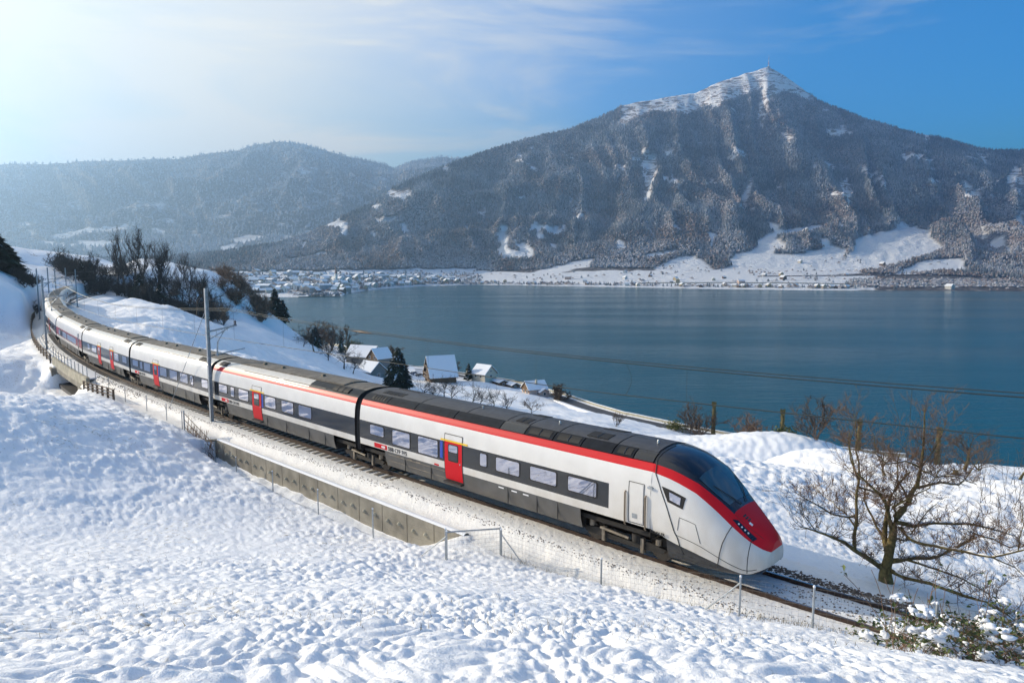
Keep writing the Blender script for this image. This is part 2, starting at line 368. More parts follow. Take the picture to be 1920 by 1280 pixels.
def domes(x, y, seed):
    """rounded snow pillows: 1 on a top, 0 in the creases between (cellular)"""
    xi = np.floor(x); yi = np.floor(y); best = np.full(x.shape, 9.)
    for i in (-1, 0, 1):
        for j in (-1, 0, 1):
            cx, cy_ = xi + i, yi + j; px = cx + .5 + .42 * _h(cx, cy_, seed); py = cy_ + .5 + .42 * _h(cx, cy_, seed + 5); k = .8 + .35 * _h(cx, cy_, seed + 9)
            best = np.minimum(best, ((x - px) ** 2 + (y - py) ** 2) / k ** 2)
    return 1 - np.clip(best / .62, 0, 1) ** .9
def ground(x, y, lumps=True, full=False):
    x = np.asarray(x, float).ravel(); y = np.asarray(y, float).ravel()
    z = rbf(x, y); r = np.hypot(x, y)
    near = (r < 330) & (y > -60)
    s = np.full(x.size, 999.); d = np.full(x.size, 999.); tz = np.zeros(x.size)
    if near.any():
        s[near], d[near], tz[near] = tsd(x[near], y[near])
    on = near & (s > -58) & (s < 250)
    # shelf of the railway
    ad = np.abs(d)
    shelf = tz - np.where(s < 14, .135, .20) - .40 * sstep(1.75, 2.5, ad) - .25 * sstep(3.2, 5, -d) * (d < 0)
    wnear = 1 - sstep(2.75, 4.3, d); wfar = 1 - sstep(3.6, 7.0, -d)
    inwall = (s > WL0 - .4) & (s < WL1)
    wnear = np.where(inwall, 1 - sstep(2.75, 3.0, d), wnear)
    w = np.where(d > 0, wnear, wfar) * on
    # ditch in front of the wall, ramping out at its near end
    dep = np.interp(s, [WL0 - .5, WL0 + .1, WL0 + 2.6, WL1 - 5, WL1], [-.50, -.55, -1.72, -1.75, -1.65])
    hill = z.copy()
    dit = (s > WL0 - 2.5) & (s < WL1 + .02) & (d > 2.7) & near
    kd = (1 - sstep(3.7, 5.0, d)) * dit * np.where(s < WL0, sstep(WL0 - 2.5, WL0, s), 1)
    hill = hill * (1 - kd) + (dep + tz) * kd
    z2 = hill * (1 - w) + shelf * w
    # underpass cut below the bridge, far end closed so the opening stays dark
    und = on & (s > BR0 + .4) & (s < BR1 - .4)
    gz = np.interp(d, [-14, -7, 5, 9], [-4.0, -3.2, -2.7, -2.6])
    ku = und * (1 - sstep(4.5, 9, d)) * sstep(-3.3, -2.7, d) * sstep(0, .5, s - BR0 - .4) * sstep(0, .5, BR1 - .4 - s)
    z2 = z2 * (1 - ku) + np.minimum(z2, gz) * ku
    if lumps:
        rail = w * on
        far = 1 - sstep(60, 140, r)
        wx = x + .25 * vnoise(x / .9, y / .9, 31); wy = y + .25 * vnoise(x / .9 + 7, y / .9, 33)
        n1 = domes(wx / .28, wy / .31, 3) - .5
        n2 = domes(wx / .13, wy / .145, 5) - .5; n3 = fbm(x / 2.6, y / 2.6, 9, 2); n4 = fbm(x / 14, y / 14, 12, 3)
        am = (1 - .88 * rail) * np.clip(.95 + .7 * fbm(x / 3.6, y / 4.4, 61, 3), .45, 1.4)
        am = am * np.where(d < -3, .9, 1) * np.where(kd > .5, .25, 1)
        z2 = z2 + far * am * (.072 * n1 + .030 * n2 + .10 * n3) + (1 - rail) * (1 - sstep(200, 330, r)) * sstep(8, 30, r) * .16 * fbm(x / 6.5, y / 6.5, 19, 3) + (1 - rail) * sstep(24, 50, r) * (1 - sstep(110, 220, r)) * .20 * (domes(wx / .85, wy / 1.0, 23) - .5) + (1 - rail) * sstep(50, 85, r) * (1 - sstep(180, 330, r)) * .22 * (domes(wx / 1.9, wy / 2.2, 27) - .5) + (1 - rail) * n4 * np.clip(r / 150, .06, 1.1)
        z2 = z2 + rail * .025 * vnoise(x / .5, y / .5, 21) * (np.abs(d) > 1.9)
    if full: return z2, s, d, w * on, kd
    return z2
def gz(x, y): return float(ground([x], [y], lumps=False)[0])
# polar grid round the photographer: cells grow with distance
def polar(a0, a1, na, r0, r1, nr, name, material):
    th = np.linspace(R(a0), R(a1), na); r = np.geomspace(r0, r1, nr)
    X = r[:, None] * np.sin(th)[None]; Y = r[:, None] * np.cos(th)[None]
    z, s, d, w, kd = ground(X, Y, full=True)
    cov = fbm(X.ravel() / 3.1, Y.ravel() / 3.1, 40, 3)
    onl = w * (np.abs(d) < 3.4)
    Fg = grid_faces(nr, na)
    me = np_mesh(name, np.stack([X.ravel(), Y.ravel(), z], 1), Fg[:, ::-1], [material], smooth=True, attrs={'bed': onl, 'cov': cov})
    o = link(name, me, kind='structure'); return o
def snow_mat():
    m = bpy.data.materials.new('lying_snow'); m.use_nodes = True; nt = m.node_tree; n, l = nt.nodes, nt.links; b = n['Principled BSDF']
    b.inputs['Roughness'].default_value = .65; b.inputs['Specular IOR Level'].default_value = .25
    t = n.new('ShaderNodeTexCoord')
    # grass tips and soil showing through, more where the cover is thin
    n1 = n.new('ShaderNodeTexNoise'); n1.inputs['Scale'].default_value = 5.5; n1.inputs['Detail'].default_value = 6; n1.inputs['Roughness'].default_value = .7
    l.new(t.outputs['Object'], n1.inputs['Vector'])
    at_ = n.new('ShaderNodeAttribute'); at_.attribute_name = 'cov'
    ad = n.new('ShaderNodeMath'); ad.operation = 'MULTIPLY_ADD'; l.new(at_.outputs['Fac'], ad.inputs[0]); ad.inputs[1].default_value = .12; l.new(n1.outputs[0], ad.inputs[2])
    rp = ramp(n, [(.61, (.88, .895, .91, 1)), (.70, (.62, .60, .55, 1)), (.80, (.16, .13, .07, 1))], 'LINEAR'); l.new(ad.outputs[0], rp.inputs[0])
    # trackside: brownish brake dust and ballast grit
    n2 = n.new('ShaderNodeTexNoise'); n2.inputs['Scale'].default_value = 9; n2.inputs['Detail'].default_value = 5; l.new(t.outputs['Object'], n2.inputs['Vector'])
    r2 = ramp(n, [(.56, (.88, .865, .83, 1)), (.76, (.80, .77, .71, 1)), (.86, (.40, .34, .27, 1))], 'LINEAR'); l.new(n2.outputs[0], r2.inputs[0])
    ab = n.new('ShaderNodeAttribute'); ab.attribute_name = 'bed'
    mx = n.new('ShaderNodeMix'); mx.data_type = 'RGBA'; l.new(ab.outputs['Fac'], mx.inputs[0]); l.new(rp.outputs[0], mx.inputs[6]); l.new(r2.outputs[0], mx.inputs[7])
    l.new(mx.outputs[2], b.inputs['Base Color'])
    nb = n.new('ShaderNodeTexNoise'); nb.inputs['Scale'].default_value = 7; nb.inputs['Detail'].default_value = 6; l.new(t.outputs['Object'], nb.inputs['Vector'])
    nb.inputs['Scale'].default_value = 5.5; bp = n.new('ShaderNodeBump'); bp.inputs['Strength'].default_value = .9; bp.inputs['Distance'].default_value = .055; nb.inputs['Roughness'].default_value = .68
    l.new(nb.outputs[0], bp.inputs['Height']); l.new(bp.outputs[0], b.inputs['Normal'])
    return m
M['snow'] = snow_mat()
polar(-41, 41, 600, 2.0, 680, 900, 'snow_hillside', M['snow'])
polar(41, 319, 220, 2.0, 680, 130, 'snow_hillside_behind', M['snow'])
# ------------------------------------------------------------------ lake
def lake_mat():
    m = bpy.data.materials.new('lake_water'); m.use_nodes = True; nt = m.node_tree; n, l = nt.nodes, nt.links; b = n['Principled BSDF']
    b.inputs['Base Color'].default_value = (.0, .082, .118, 1); b.inputs['Roughness'].default_value = .16; b.inputs['IOR'].default_value = 1.333; b.inputs['Specular IOR Level'].default_value = .2
    t = n.new('ShaderNodeTexCoord'); mp = n.new('ShaderNodeMapping'); mp.inputs['Scale'].default_value = (.035, .22, 1); l.new(t.outputs['Object'], mp.inputs[0])
    a = n.new('ShaderNodeTexNoise'); a.inputs['Scale'].default_value = 1.0; a.inputs['Detail'].default_value = 6; a.inputs['Roughness'].default_value = .62; l.new(mp.outputs[0], a.inputs['Vector'])
    bp = n.new('ShaderNodeBump'); bp.inputs['Strength'].default_value = .55; bp.inputs['Distance'].default_value = 1.0
    l.new(a.outputs[0], bp.inputs['Height']); l.new(bp.outputs[0], b.inputs['Normal'])
    m2 = n.new('ShaderNodeMapping'); m2.inputs['Scale'].default_value = (.0016, .011, 1); l.new(t.outputs['Object'], m2.inputs[0])
    c = n.new('ShaderNodeTexNoise'); c.inputs['Scale'].default_value = 1; c.inputs['Detail'].default_value = 4; l.new(m2.outputs[0], c.inputs['Vector'])
    rr = ramp(n, [(.36, g(.10)), (.64, g(.20))], 'LINEAR'); l.new(c.outputs[0], rr.inputs[0]); l.new(rr.outputs[0], b.inputs['Roughness'])
    return m
LZ = -50.0
me = np_mesh('lake', [(-3000, 120, LZ), (5000, -400, LZ), (5000, 4200, LZ), (-3000, 4200, LZ)], [(0, 1, 2, 3)], [lake_mat()])
link('lake', me, kind='structure')
# ------------------------------------------------------------------ mountains
def interp_px(pts, u): 
    p = np.array(pts, float); return np.interp(u, p[:, 0], p[:, 1])
def inside(poly, u, v):
    p = np.array(poly, float); r = np.zeros(u.shape, bool); j = len(p) - 1
    for i in range(len(p)):
        c = ((p[i, 1] > v) != (p[j, 1] > v)) & (u < (p[j, 0] - p[i, 0]) * (v - p[i, 1]) / (p[j, 1] - p[i, 1] + 1e-9) + p[i, 0]); r ^= c; j = i
    return r
SHORE = [(-600,556),(400,556),(560,557),(640,555),(655,549),(720,541),(800,536),(900,534),(1100,537),(1300,541),(1500,544),(1920,546),(2700,552)]
RIDGE = [(-600,482),(0,488),(300,486),(420,474),(520,458),(580,438),(640,408),(690,385),(740,352),(800,326),(870,299),(920,280),(1000,258),(1060,245),(1100,229),(1150,210),(1165,199),(1250,184),(1300,175),(1340,158),(1400,136),(1441,127),(1470,143),(1530,186),(1560,200),(1620,223),(1700,246),(1780,263),(1840,281),(1920,284),(2100,300),(2700,360)]
RY_ = [(-600,2500),(0,2500),(300,2600),(500,2800),(640,3300),(700,3500),(800,3800),(870,4000),(1000,4300),(1165,4500),(1441,4700),(1600,4500),(1780,4250),(1920,4150),(2700,3600)]
BASE = [(-600,512),(400,510),(700,509),(860,506),(960,503),(1100,496),(1300,500),(1500,505),(1750,512),(1920,520),(2700,525)]
MEAD = [[(1225,512),(1310,482),(1340,506),(1440,478),(1500,474),(1560,462),(1592,470),(1565,514),(1400,534),(1225,534)],[(1410,455),(1440,440),(1490,426),(1537,420),(1545,428),(1500,438),(1450,448),(1425,462)],
 [(1358,498),(1375,478),(1425,463),(1452,464),(1440,478),(1400,492)],
 [(1560,507),(1600,470),(1600,448),(1700,425),(1742,430),(1750,452),(1772,467),(1740,481),(1680,496),(1625,510),(1560,514)],
 [(1690,505),(1735,490),(1806,485),(1812,512),(1680,514)],
 [(1390,530),(1440,500),(1560,466),(1580,463),(1540,482),(1505,498),(1440,525)],
 [(1225,502),(1270,482),(1302,478),(1316,505),(1235,512)],[(955,520),(1040,500),(1112,485),(1100,502),(960,527)],
 [(1208,480),(1270,468),(1278,474),(1215,488)],[(360,509),(600,507),(760,506),(890,502),(900,545),(640,562),(360,562)],[(840,540),(880,505),(1000,512),(1250,505),(1420,512),(1640,515),(1640,545),(1250,545)],
 [(1195,290),(1215,278),(1232,290),(1228,330),(1215,375),(1203,380),(1206,330)],[(1385,390),(1402,340),(1412,330),(1406,360),(1396,395)],
 [(1165,212),(1168,196),(1250,180),(1300,172),(1345,154),(1402,130),(1442,122),(1475,143),(1532,188),(1500,184),(1470,170),(1445,182),(1436,216),(1428,250),(1420,215),(1425,170),(1400,176),(1350,195),(1290,212),(1220,212),(1175,230)],
 [(1065,385),(1080,360),(1072,388)],[(1570,345),(1590,330),(1600,380),(1590,385)],[(1885,330),(1905,310),(1920,330),(1915,370),(1890,350)],[(1895,420),(1920,390),(1920,440)],
 [(575,427),(612,417),(656,417),(648,425),(592,430)],[(535,486),(600,476),(624,474),(610,483),(548,489)],[(690,392),(706,380),(716,384),(700,396)],[(700,412),(745,408),(740,418),(706,420)],[(1155,232),(1170,215),(1180,226),(1165,240)],[(1255,325),(1262,318),(1260,340)]]
FIELDB = [[(90,442),(180,424),(240,418),(244,430),(150,440),(100,448)],[(225,391),(300,378),(314,380),(280,392)],[(380,408),(440,400),(430,410)],[(60,462),(160,455),(240,450),(200,462)],[(400,466),(440,458),(452,464),(420,474)],[(20,420),(60,416),(50,424)],[(560,388),(600,384),(590,392)],[(420,452),(470,440),(500,444),(450,458)]]
def nz(u, v, q): return q + 0 * u
def mountain(name, rows, cols, curves, extra, noise_amp, masks, ribscale, seed, col_range):
    """curves: list of (pixel curve, depth curve); columns are rays in plan, rows go shore -> ridge -> behind"""
    us = np.linspace(*col_range, cols); P = []
    for pv, pY in curves:
        v = interp_px(pv, us); Y = interp_px(pY, us) if hasattr(pY, '__len__') else np.full(us.shape, float(pY))
        d = np.stack([(us - 960) / FPX, math.cos(PITCH) + (640 - v) / FPX * math.sin(PITCH), -math.sin(PITCH) + (640 - v) / FPX * math.cos(PITCH)], 1)
        t = Y / d[:, 1]; P.append(d * t[:, None] + np.array([0, 0, CZ]))
    P = np.array(P)                       # curves, cols, 3
    T = np.linspace(0, 1, rows) * (len(curves) - 1 + extra)
    out = np.zeros((rows, cols, 3)); 
    for i, t in enumerate(T):
        if t <= len(curves) - 1:
            k = min(int(t), len(curves) - 2); f = t - k; out[i] = P[k] * (1 - f) + P[k + 1] * f
            if k == len(curves) - 2: pass
        else:
            f = t - (len(curves) - 1); out[i] = P[-1] + (P[-1] - P[-2]) * np.array([1.0, 1.0, -1.0]) * f * .9
    tt = np.clip(T / (len(curves) - 1), 0, 2)[:, None] * np.ones(cols)[None]; uu = us[None] * np.ones(rows)[:, None]
    rel = sstep(.30, .62, tt) * (1 - .92 * sstep(.80, 1.0, tt)) * (tt <= 1) + .08 * (tt > 1)
    w = fbm(uu / 260, tt * 2.2, seed + 3, 3) * 1.1
    rb = 1 - np.abs(vnoise(uu / ribscale + tt * 1.4 + w, tt * 2.0 + w, seed)) * 2
    rb2 = 1 - np.abs(vnoise(uu / ribscale * 2.3 + tt * 2 + w * 1.4, tt * 5.0 + w, seed + 1)) * 2
    det = fbm(uu / 24, tt * 22, seed + 7, 4)
    hk = np.clip((P[-1][:, 2] + 50) / 850, .04, 1)[None]
    f0 = out.reshape(-1, 3); u0, v0 = proj(f0[:, 0], f0[:, 1], f0[:, 2]); k0 = np.zeros(len(f0), bool)
    for p in masks: k0 |= inside(p, u0, v0)
    k0 = k0.reshape(rows, cols).astype(float)
    for _ in range(6): k0[1:-1, 1:-1] = (k0[1:-1, 1:-1] + k0[:-2, 1:-1] + k0[2:, 1:-1] + k0[1:-1, :-2] + k0[1:-1, 2:]) / 5
    rel = rel * (1 - .9 * k0 * (tt < .8))
    disp = noise_amp * hk * rel * (.55 * rb + .34 * rb2 + .22 * det)
    out[:, :, 2] += disp; out[:, :, 1] -= disp * .8
    out[:, :, 2] += 5 * fbm(uu / 16, tt * 30, seed + 9, 3) * sstep(.2, .5, tt) * (noise_amp / 100)
    return out, us, tt
def land_mask(V, masks, wob=5):
    u, v = proj(V[:, 0], V[:, 1], V[:, 2])
    u = u + wob * fbm(V[:, 0] / 60, V[:, 2] / 60, 71, 2); v = v + wob * .7 * fbm(V[:, 0] / 60, V[:, 2] / 60, 77, 2)
    k = np.zeros(len(V), bool)
    for p in masks: k |= inside(p, u, v)
    k |= (fbm(u / 30 + V[:, 2] / 260, V[:, 2] / 90, 83, 3) > .47) & (V[:, 2] > 40) & (V[:, 2] < 1000)
    return k
def mountain_mat(name, rocky):
    m = bpy.data.materials.new(name); m.use_nodes = True; nt = m.node_tree; n, l = nt.nodes, nt.links; b = n['Principled BSDF']
    b.inputs['Roughness'].default_value = .9; b.inputs['Specular IOR Level'].default_value = .1
    t = n.new('ShaderNodeTexCoord')
    n1 = n.new('ShaderNodeTexNoise'); n1.inputs['Scale'].default_value = .05; n1.inputs['Detail'].default_value = 8; n1.inputs['Roughness'].default_value = .75; l.new(t.outputs['Object'], n1.inputs['Vector'])
    fo = ramp(n, [(.38, (.035, .042, .045, 1)), (.52, (.12, .10, .09, 1)), (.66, (.50, .50, .52, 1))], 'LINEAR'); l.new(n1.outputs[0], fo.inputs[0])
    # strata: rock bands between snow ledges
    mp = n.new('ShaderNodeMapping'); mp.inputs['Scale'].default_value = (.012, .012, .034); mp.inputs['Rotation'].default_value = (0, R(13), 0); l.new(t.outputs['Object'], mp.inputs[0])
    n2 = n.new('ShaderNodeTexNoise'); n2.inputs['Scale'].default_value = 1; n2.inputs['Detail'].default_value = 7; n2.inputs['Roughness'].default_value = .7; n2.inputs['Distortion'].default_value = 1.2; l.new(mp.outputs[0], n2.inputs['Vector'])
    sn = ramp(n, [(.40, (.87, .88, .90, 1)), (.50, (.82, .83, .86, 1)), (.555, (.24, .19, .16, 1)), (.66, (.14, .115, .10, 1))], 'LINEAR'); l.new(n2.outputs[0], sn.inputs[0])
    pl = n.new('ShaderNodeRGB'); pl.outputs[0].default_value = (.86, .875, .90, 1)
    ah = n.new('ShaderNodeAttribute'); ah.attribute_name = 'rock'
    m1 = n.new('ShaderNodeMix'); m1.data_type = 'RGBA'; l.new(ah.outputs['Fac'], m1.inputs[0]); l.new(pl.outputs[0], m1.inputs[6]); l.new(sn.outputs[0], m1.inputs[7])
    a2 = n.new('ShaderNodeAttribute'); a2.attribute_name = 'open'
    m2 = n.new('ShaderNodeMix'); m2.data_type = 'RGBA'; l.new(a2.outputs['Fac'], m2.inputs[0]); l.new(fo.outputs[0], m2.inputs[6]); l.new(m1.outputs[2], m2.inputs[7])
    l.new(m2.outputs[2], b.inputs['Base Color'])
    bp = n.new('ShaderNodeBump'); bp.inputs['Strength'].default_value = 1; bp.inputs['Distance'].default_value = 14
    n3 = n.new('ShaderNodeTexNoise'); n3.inputs['Scale'].default_value = .035; n3.inputs['Detail'].default_value = 7; n3.inputs['Roughness'].default_value = .7; l.new(t.outputs['Object'], n3.inputs['Vector'])
    l.new(n3.outputs[0], bp.inputs['Height']); l.new(bp.outputs[0], b.inputs['Normal'])
    return m
def finish_mountain(name, out, masks, material, rockmin):
    nr, nc = out.shape[:2]; V = out.reshape(-1, 3); op = land_mask(V, masks).astype(float).reshape(nr, nc)
    o2 = op.copy(); o2[1:-1, 1:-1] = (op[1:-1, 1:-1] * 2 + op[:-2, 1:-1] + op[2:, 1:-1] + op[1:-1, :-2] + op[1:-1, 2:]) / 6
    _, vv = proj(V[:, 0], V[:, 1], V[:, 2])
    rock = sstep(rockmin, rockmin - 60, V[:, 2] * -1) if False else sstep(120, 330, V[:, 2])
    me = np_mesh(name, V, grid_faces(nr, nc), [material], smooth=True, attrs={'open': o2.ravel(), 'rock': rock})
    link(name, me, kind='structure'); return op
MA, usA, ttA = mountain('mountain', 330, 760, [(SHORE, [(u, 59.75 / max(1e-4, math.tan(PITCH - math.atan((640 - v) / FPX))) ) for u, v in SHORE]),
    (BASE, [(-600,1900),(400,1950),(640,2100),(900,2750),(1300,2550),(1920,2250),(2700,2000)]),
    ([(u, b + (r - b) * .34) for (u, r) in RIDGE for b in [float(interp_px(BASE, u))]], [(u, b * .52 + y * .48) for (u, y) in RY_ for b in [float(np.interp(u, [-600,400,640,900,1300,1920,2700], [1900,1950,2100,2750,2550,2250,2000]))]]),
    (RIDGE, RY_)], .5, 82, MEAD, 80, 11, (-500, 2500))
opA = finish_mountain('mountain', MA, MEAD, mountain_mat('mountain_ground', True), 0)
RIDB = [(-900,330),(0,311),(60,306),(180,305),(225,302),(290,300),(330,300),(380,290),(450,285),(470,276),(500,269),(520,267),(570,270),(610,283),(660,295),(720,309),(738,318),(770,305),(830,295),(862,297),(950,310),(1400,360)]
MBk, usB, ttB = mountain('hills', 170, 480, [([(-900,500),(1400,500)], 3900), ([(-900,462),(0,455),(500,440),(800,440),(1400,450)], 5200), ([(u, 455 + (r - 455) * .5) for u, r in RIDB], 6000), (RIDB, [(-900,6300),(0,6600),(520,7000),(740,7800),(860,8200),(1400,8200)])], .4, 150, FIELDB, 95, 29, (-800, 1300))
opB = finish_mountain('hills', MBk, FIELDB, mountain_mat('hill_ground', False), 0)
# ------------------------------------------------------------------ far forests (nobody could count them)
def sample_grid(out, tt, op, n, lo, seed, dens=None):
    r = np.random.default_rng(seed)
    a, b, c = out[:-1, :-1], out[:-1, 1:], out[1:, :-1]
    ar = np.linalg.norm(np.cross(b - a, c - a), axis=-1)
    Cc = (a + b + c) / 3; dist = np.linalg.norm(Cc, axis=-1)
    w = ar / dist ** 1.2 * (op[:-1, :-1] < .5) * (tt[:-1, :-1] > lo) * (tt[:-1, :-1] < 1.06)
    u, _ = proj(Cc[..., 0], Cc[..., 1], Cc[..., 2]); w *= (u > -160) & (u < 2080)
    if dens is not None: w *= dens(Cc, tt[:-1, :-1])
    p = w.ravel() / w.sum(); idx = r.choice(p.size, n, p=p)
    i, j = np.divmod(idx, ar.shape[1]); f, h = r.random(n)[:, None], r.random(n)[:, None]
    A, B, D, E_ = out[i, j], out[i, j + 1], out[i + 1, j], out[i + 1, j + 1]
    return (A * (1 - f) + B * f) * (1 - h) + (D * (1 - f) + E_ * f) * h
def tree_soup(pos, h, wd, colr, seed, conifer, k=5):
    """simple crowns: cones for conifers, lumpy double cones for leafless broadleaves"""
    r = np.random.default_rng(seed); n = len(pos); a0 = r.random(n) * 6.28
    V = np.zeros((n, k + 2, 3)); 
    for i in range(k):
        t = a0 + 2 * math.pi * i / k; rr = wd * (.75 + .5 * r.random(n))
        V[:, i, 0] = pos[:, 0] + np.cos(t) * rr; V[:, i, 1] = pos[:, 1] + np.sin(t) * rr
        V[:, i, 2] = pos[:, 2] + h * np.where(conifer, .05, (.45 + .2 * (r.random(n) - .5)))
    V[:, k] = pos + np.stack([0 * h, 0 * h, h], 1) + (r.random((n, 3)) - .5) * np.where(conifer, .02, .25)[:, None] * h[:, None]
    V[:, k + 1] = pos - np.array([0, 0, 1.])
    f = [(i, (i + 1) % k, k) for i in range(k)]
    F = (np.arange(n) * (k + 2))[:, None, None] + np.array(f)[None]
    cc = np.repeat(colr[:, None, :], k + 2, 1)
    return V.reshape(-1, 3), F.reshape(-1, 3), cc.reshape(-1, 3)
def vcol_mat(name, rough=.95):
    m = bpy.data.materials.new(name); m.use_nodes = True; nt = m.node_tree; b = nt.nodes['Principled BSDF']; b.inputs['Roughness'].default_value = rough
    b.inputs['Specular IOR Level'].default_value = .1
    a = nt.nodes.new('ShaderNodeVertexColor'); a.layer_name = 'col'; 
    t = nt.nodes.new('ShaderNodeTexCoord'); nz_ = nt.nodes.new('ShaderNodeTexNoise'); nz_.inputs['Scale'].default_value = .35; nz_.inputs['Detail'].default_value = 3
    nt.links.new(t.outputs['Object'], nz_.inputs['Vector'])
    rp = ramp(nt.nodes, [(.35, g(.55)), (.65, g(1.25))], 'LINEAR'); nt.links.new(nz_.outputs[0], rp.inputs[0])
    mx = nt.nodes.new('ShaderNodeMix'); mx.data_type = 'RGBA'; mx.blend_type = 'MULTIPLY'; mx.inputs[0].default_value = 1
    nt.links.new(a.outputs[0], mx.inputs[6]); nt.links.new(rp.outputs[0], mx.inputs[7]); nt.links.new(mx.outputs[2], b.inputs['Base Color'])
    return m
M['forest'] = vcol_mat('forest_crowns')
def forest(name, pos, hs, ws, seed, brown, frost_haze=.34):
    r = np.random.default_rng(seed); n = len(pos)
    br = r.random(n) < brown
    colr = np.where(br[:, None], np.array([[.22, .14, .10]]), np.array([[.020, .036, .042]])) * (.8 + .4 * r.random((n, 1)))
    sn = np.clip(frost_haze + .50 * (r.random(n) - .5) + .38 * fbm(pos[:, 0] / 110, pos[:, 2] / 70, seed, 4), .03, .85)
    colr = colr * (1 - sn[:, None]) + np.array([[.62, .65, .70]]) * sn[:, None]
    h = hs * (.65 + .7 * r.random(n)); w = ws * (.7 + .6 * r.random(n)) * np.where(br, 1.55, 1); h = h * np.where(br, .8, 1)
    V, F, cc = tree_soup(pos, h, w, colr, seed, ~br)
    return link(name, np_mesh(name, V, F, [M['forest']], col=cc), kind='stuff')
pa = sample_grid(MA, ttA, opA, 170000, .275, 5, lambda c, t: np.where((c[..., 2] < 40), .6, 1))
zb = np.clip((pa[:, 2] - 60) / 420, 0, 1); bn = fbm(pa[:, 0] / 260, pa[:, 2] / 160, 91, 3)
o = forest('mountain_forest', pa, 14.0, 3.0, 6, np.clip(.62 - .62 * zb + bn * .9, .03, .85))
tag(o, 'snow dusted forest covering the slopes of the big pointed mountain', 'forest')
pb = sample_grid(MBk, ttB, opB, 30000, .0, 8)
o = forest('hill_forest', pb, 28.0, 7.0, 9, np.full(len(pb), .25), .70); tag(o, 'hazy forest on the low hills far behind the town', 'forest')  # crowns paled beyond their frost to stand in for distant haze
# scattered hedges and trees between the meadows above the far shore
r_ = np.random.default_rng(3); n = 2600
cols = r_.integers(140, 700, n); rows = r_.integers(2, 118, n); pm = MA[rows, cols] + r_.normal(size=(n, 3)) * np.array([4, 4, 0])
hn = fbm(pm[:, 0] / 70, pm[:, 1] / 45, 55, 2); keep = (hn > .12)
o = forest('shore_trees', pm[keep], 9.0, 3.4, 12, np.full(keep.sum(), .75)); tag(o, 'hedges and small trees dotted over the snowy meadows of the far shore', 'trees')
# dark scrub on the railway embankment of the far shore
u_ = r_.uniform(1590, 1925, 1500); v_ = r_.uniform(524, 539, 1500); 
def onA(u, v):
    """point of the mountain sheet seen at pixel u, v (column search)"""
    j = np.clip(np.searchsorted(usA, u), 1, len(usA) - 2); out = np.zeros((len(u), 3))
    for q in range(len(u)):
        col = MA[:, j[q]]; _, pv = proj(col[:, 0], col[:, 1], col[:, 2]); i = int(np.argmax(pv < v[q])); out[q] = col[i]
    return out
pe = onA(u_, v_); pe += r_.normal(size=pe.shape) * np.array([4, 14, 0]); o = forest('embankment_scrub', pe, 6.0, 4.5, 13, np.full(len(pe), .6)); tag(o, 'dark scrub along the embankment of the far shore at right', 'shrubs')
# ------------------------------------------------------------------ haze
def haze():
    mb = MB().box(-9500, 9500, -900, 10500, -66, 1410); m = bpy.data.materials.new('haze'); m.use_nodes = True; n, l = m.node_tree.nodes, m.node_tree.links
    n.clear(); v = n.new('ShaderNodeVolumePrincipled'); v.inputs['Color'].default_value = (.40, .64, 1.0, 1); v.inputs['Density'].default_value = HAZE; v.inputs['Anisotropy'].default_value = .6
    o = n.new('ShaderNodeOutputMaterial'); l.new(v.outputs[0], o.inputs['Volume']); m.cycles.homogeneous_volume = True
    tag(mb.build('haze', m, kind='stuff'), 'thin blue morning haze over the lake and mountains', 'haze')
HAZE = 1.45e-4
haze()
# ------------------------------------------------------------------ railway track
track = thing('railway_track', 'single railway track with rusty rails curving past the snowy hillside', 'track', tuple(tp(0)))
tinv = Matrix.Translation(track.location).inverted()
def loc_pts(pts): return [tinv @ Vector(p) for p in pts]
ss = np.arange(-40, 232, 1.0)
for off in (.7525, -.7525):
    mb = MB(); prof = [(-.07, -.17), (.07, -.17), (.07, -.15), (.012, -.125), (.012, -.045), (.036, -.035), (.036, 0), (-.036, 0), (-.036, -.035), (-.012, -.045), (-.012, -.125), (-.07, -.15)]
    vs = []
    for s in ss:
        for (a, b) in prof: vs.append(tinv @ tp(s, off + a, b))
    n = len(prof)
    fs = [(i * n + k, i * n + (k + 1) % n, (i + 1) * n + (k + 1) % n, (i + 1) * n + k) for i in range(len(ss) - 1) for k in range(n)]
    mb.add(vs, fs); mb.m = [1 if (q % n) == 6 else 0 for q in range(len(fs))]
    mb.build('rail', [M['rail'], M['railtop']], track)
sl_me = MB().box(-.13, .13, -1.3, 1.3, -.16, .0).mesh('sleeper', M['sleeper'])
for k, s in enumerate(np.arange(-12, 100, .62)):
    o = link('sleeper', sl_me, track); p = tinv @ tp(s, 0, -.165); o.location = p; o.rotation_euler = (0, 0, tang(s))
# ballast stones poking out of the snow: one heap of thousands
def stones(n, smin, smax, dfun, seed, size=.05):
    r = np.random.default_rng(seed); s = r.uniform(smin, smax, n); d = dfun(r, n)
    x = np.interp(s, TS, CX) + np.interp(s, TS, NX) * d; y = np.interp(s, TS, CY) + np.interp(s, TS, NY) * d
    z = ground(x, y) + .004
    sz = size * (.5 + r.random(n)); o8 = np.array([(1, 0, 0), (-1, 0, 0), (0, 1, 0), (0, -1, 0), (0, 0, .8), (0, 0, -.8)], float)
    V = np.stack([x, y, z], 1)[:, None] + o8[None] * sz[:, None, None] * (.7 + .6 * r.random((n, 6, 1)))
    f = np.array([(0, 2, 4), (2, 1, 4), (1, 3, 4), (3, 0, 4), (2, 0, 5), (1, 2, 5), (3, 1, 5), (0, 3, 5)])
    return V.reshape(-1, 3), ((np.arange(n) * 6)[:, None, None] + f[None]).reshape(-1, 3)
def clumped(c, w):
    def f(r, n): return c + r.normal(size=n) * w
    return f
VV = []; FF = []; o_ = 0
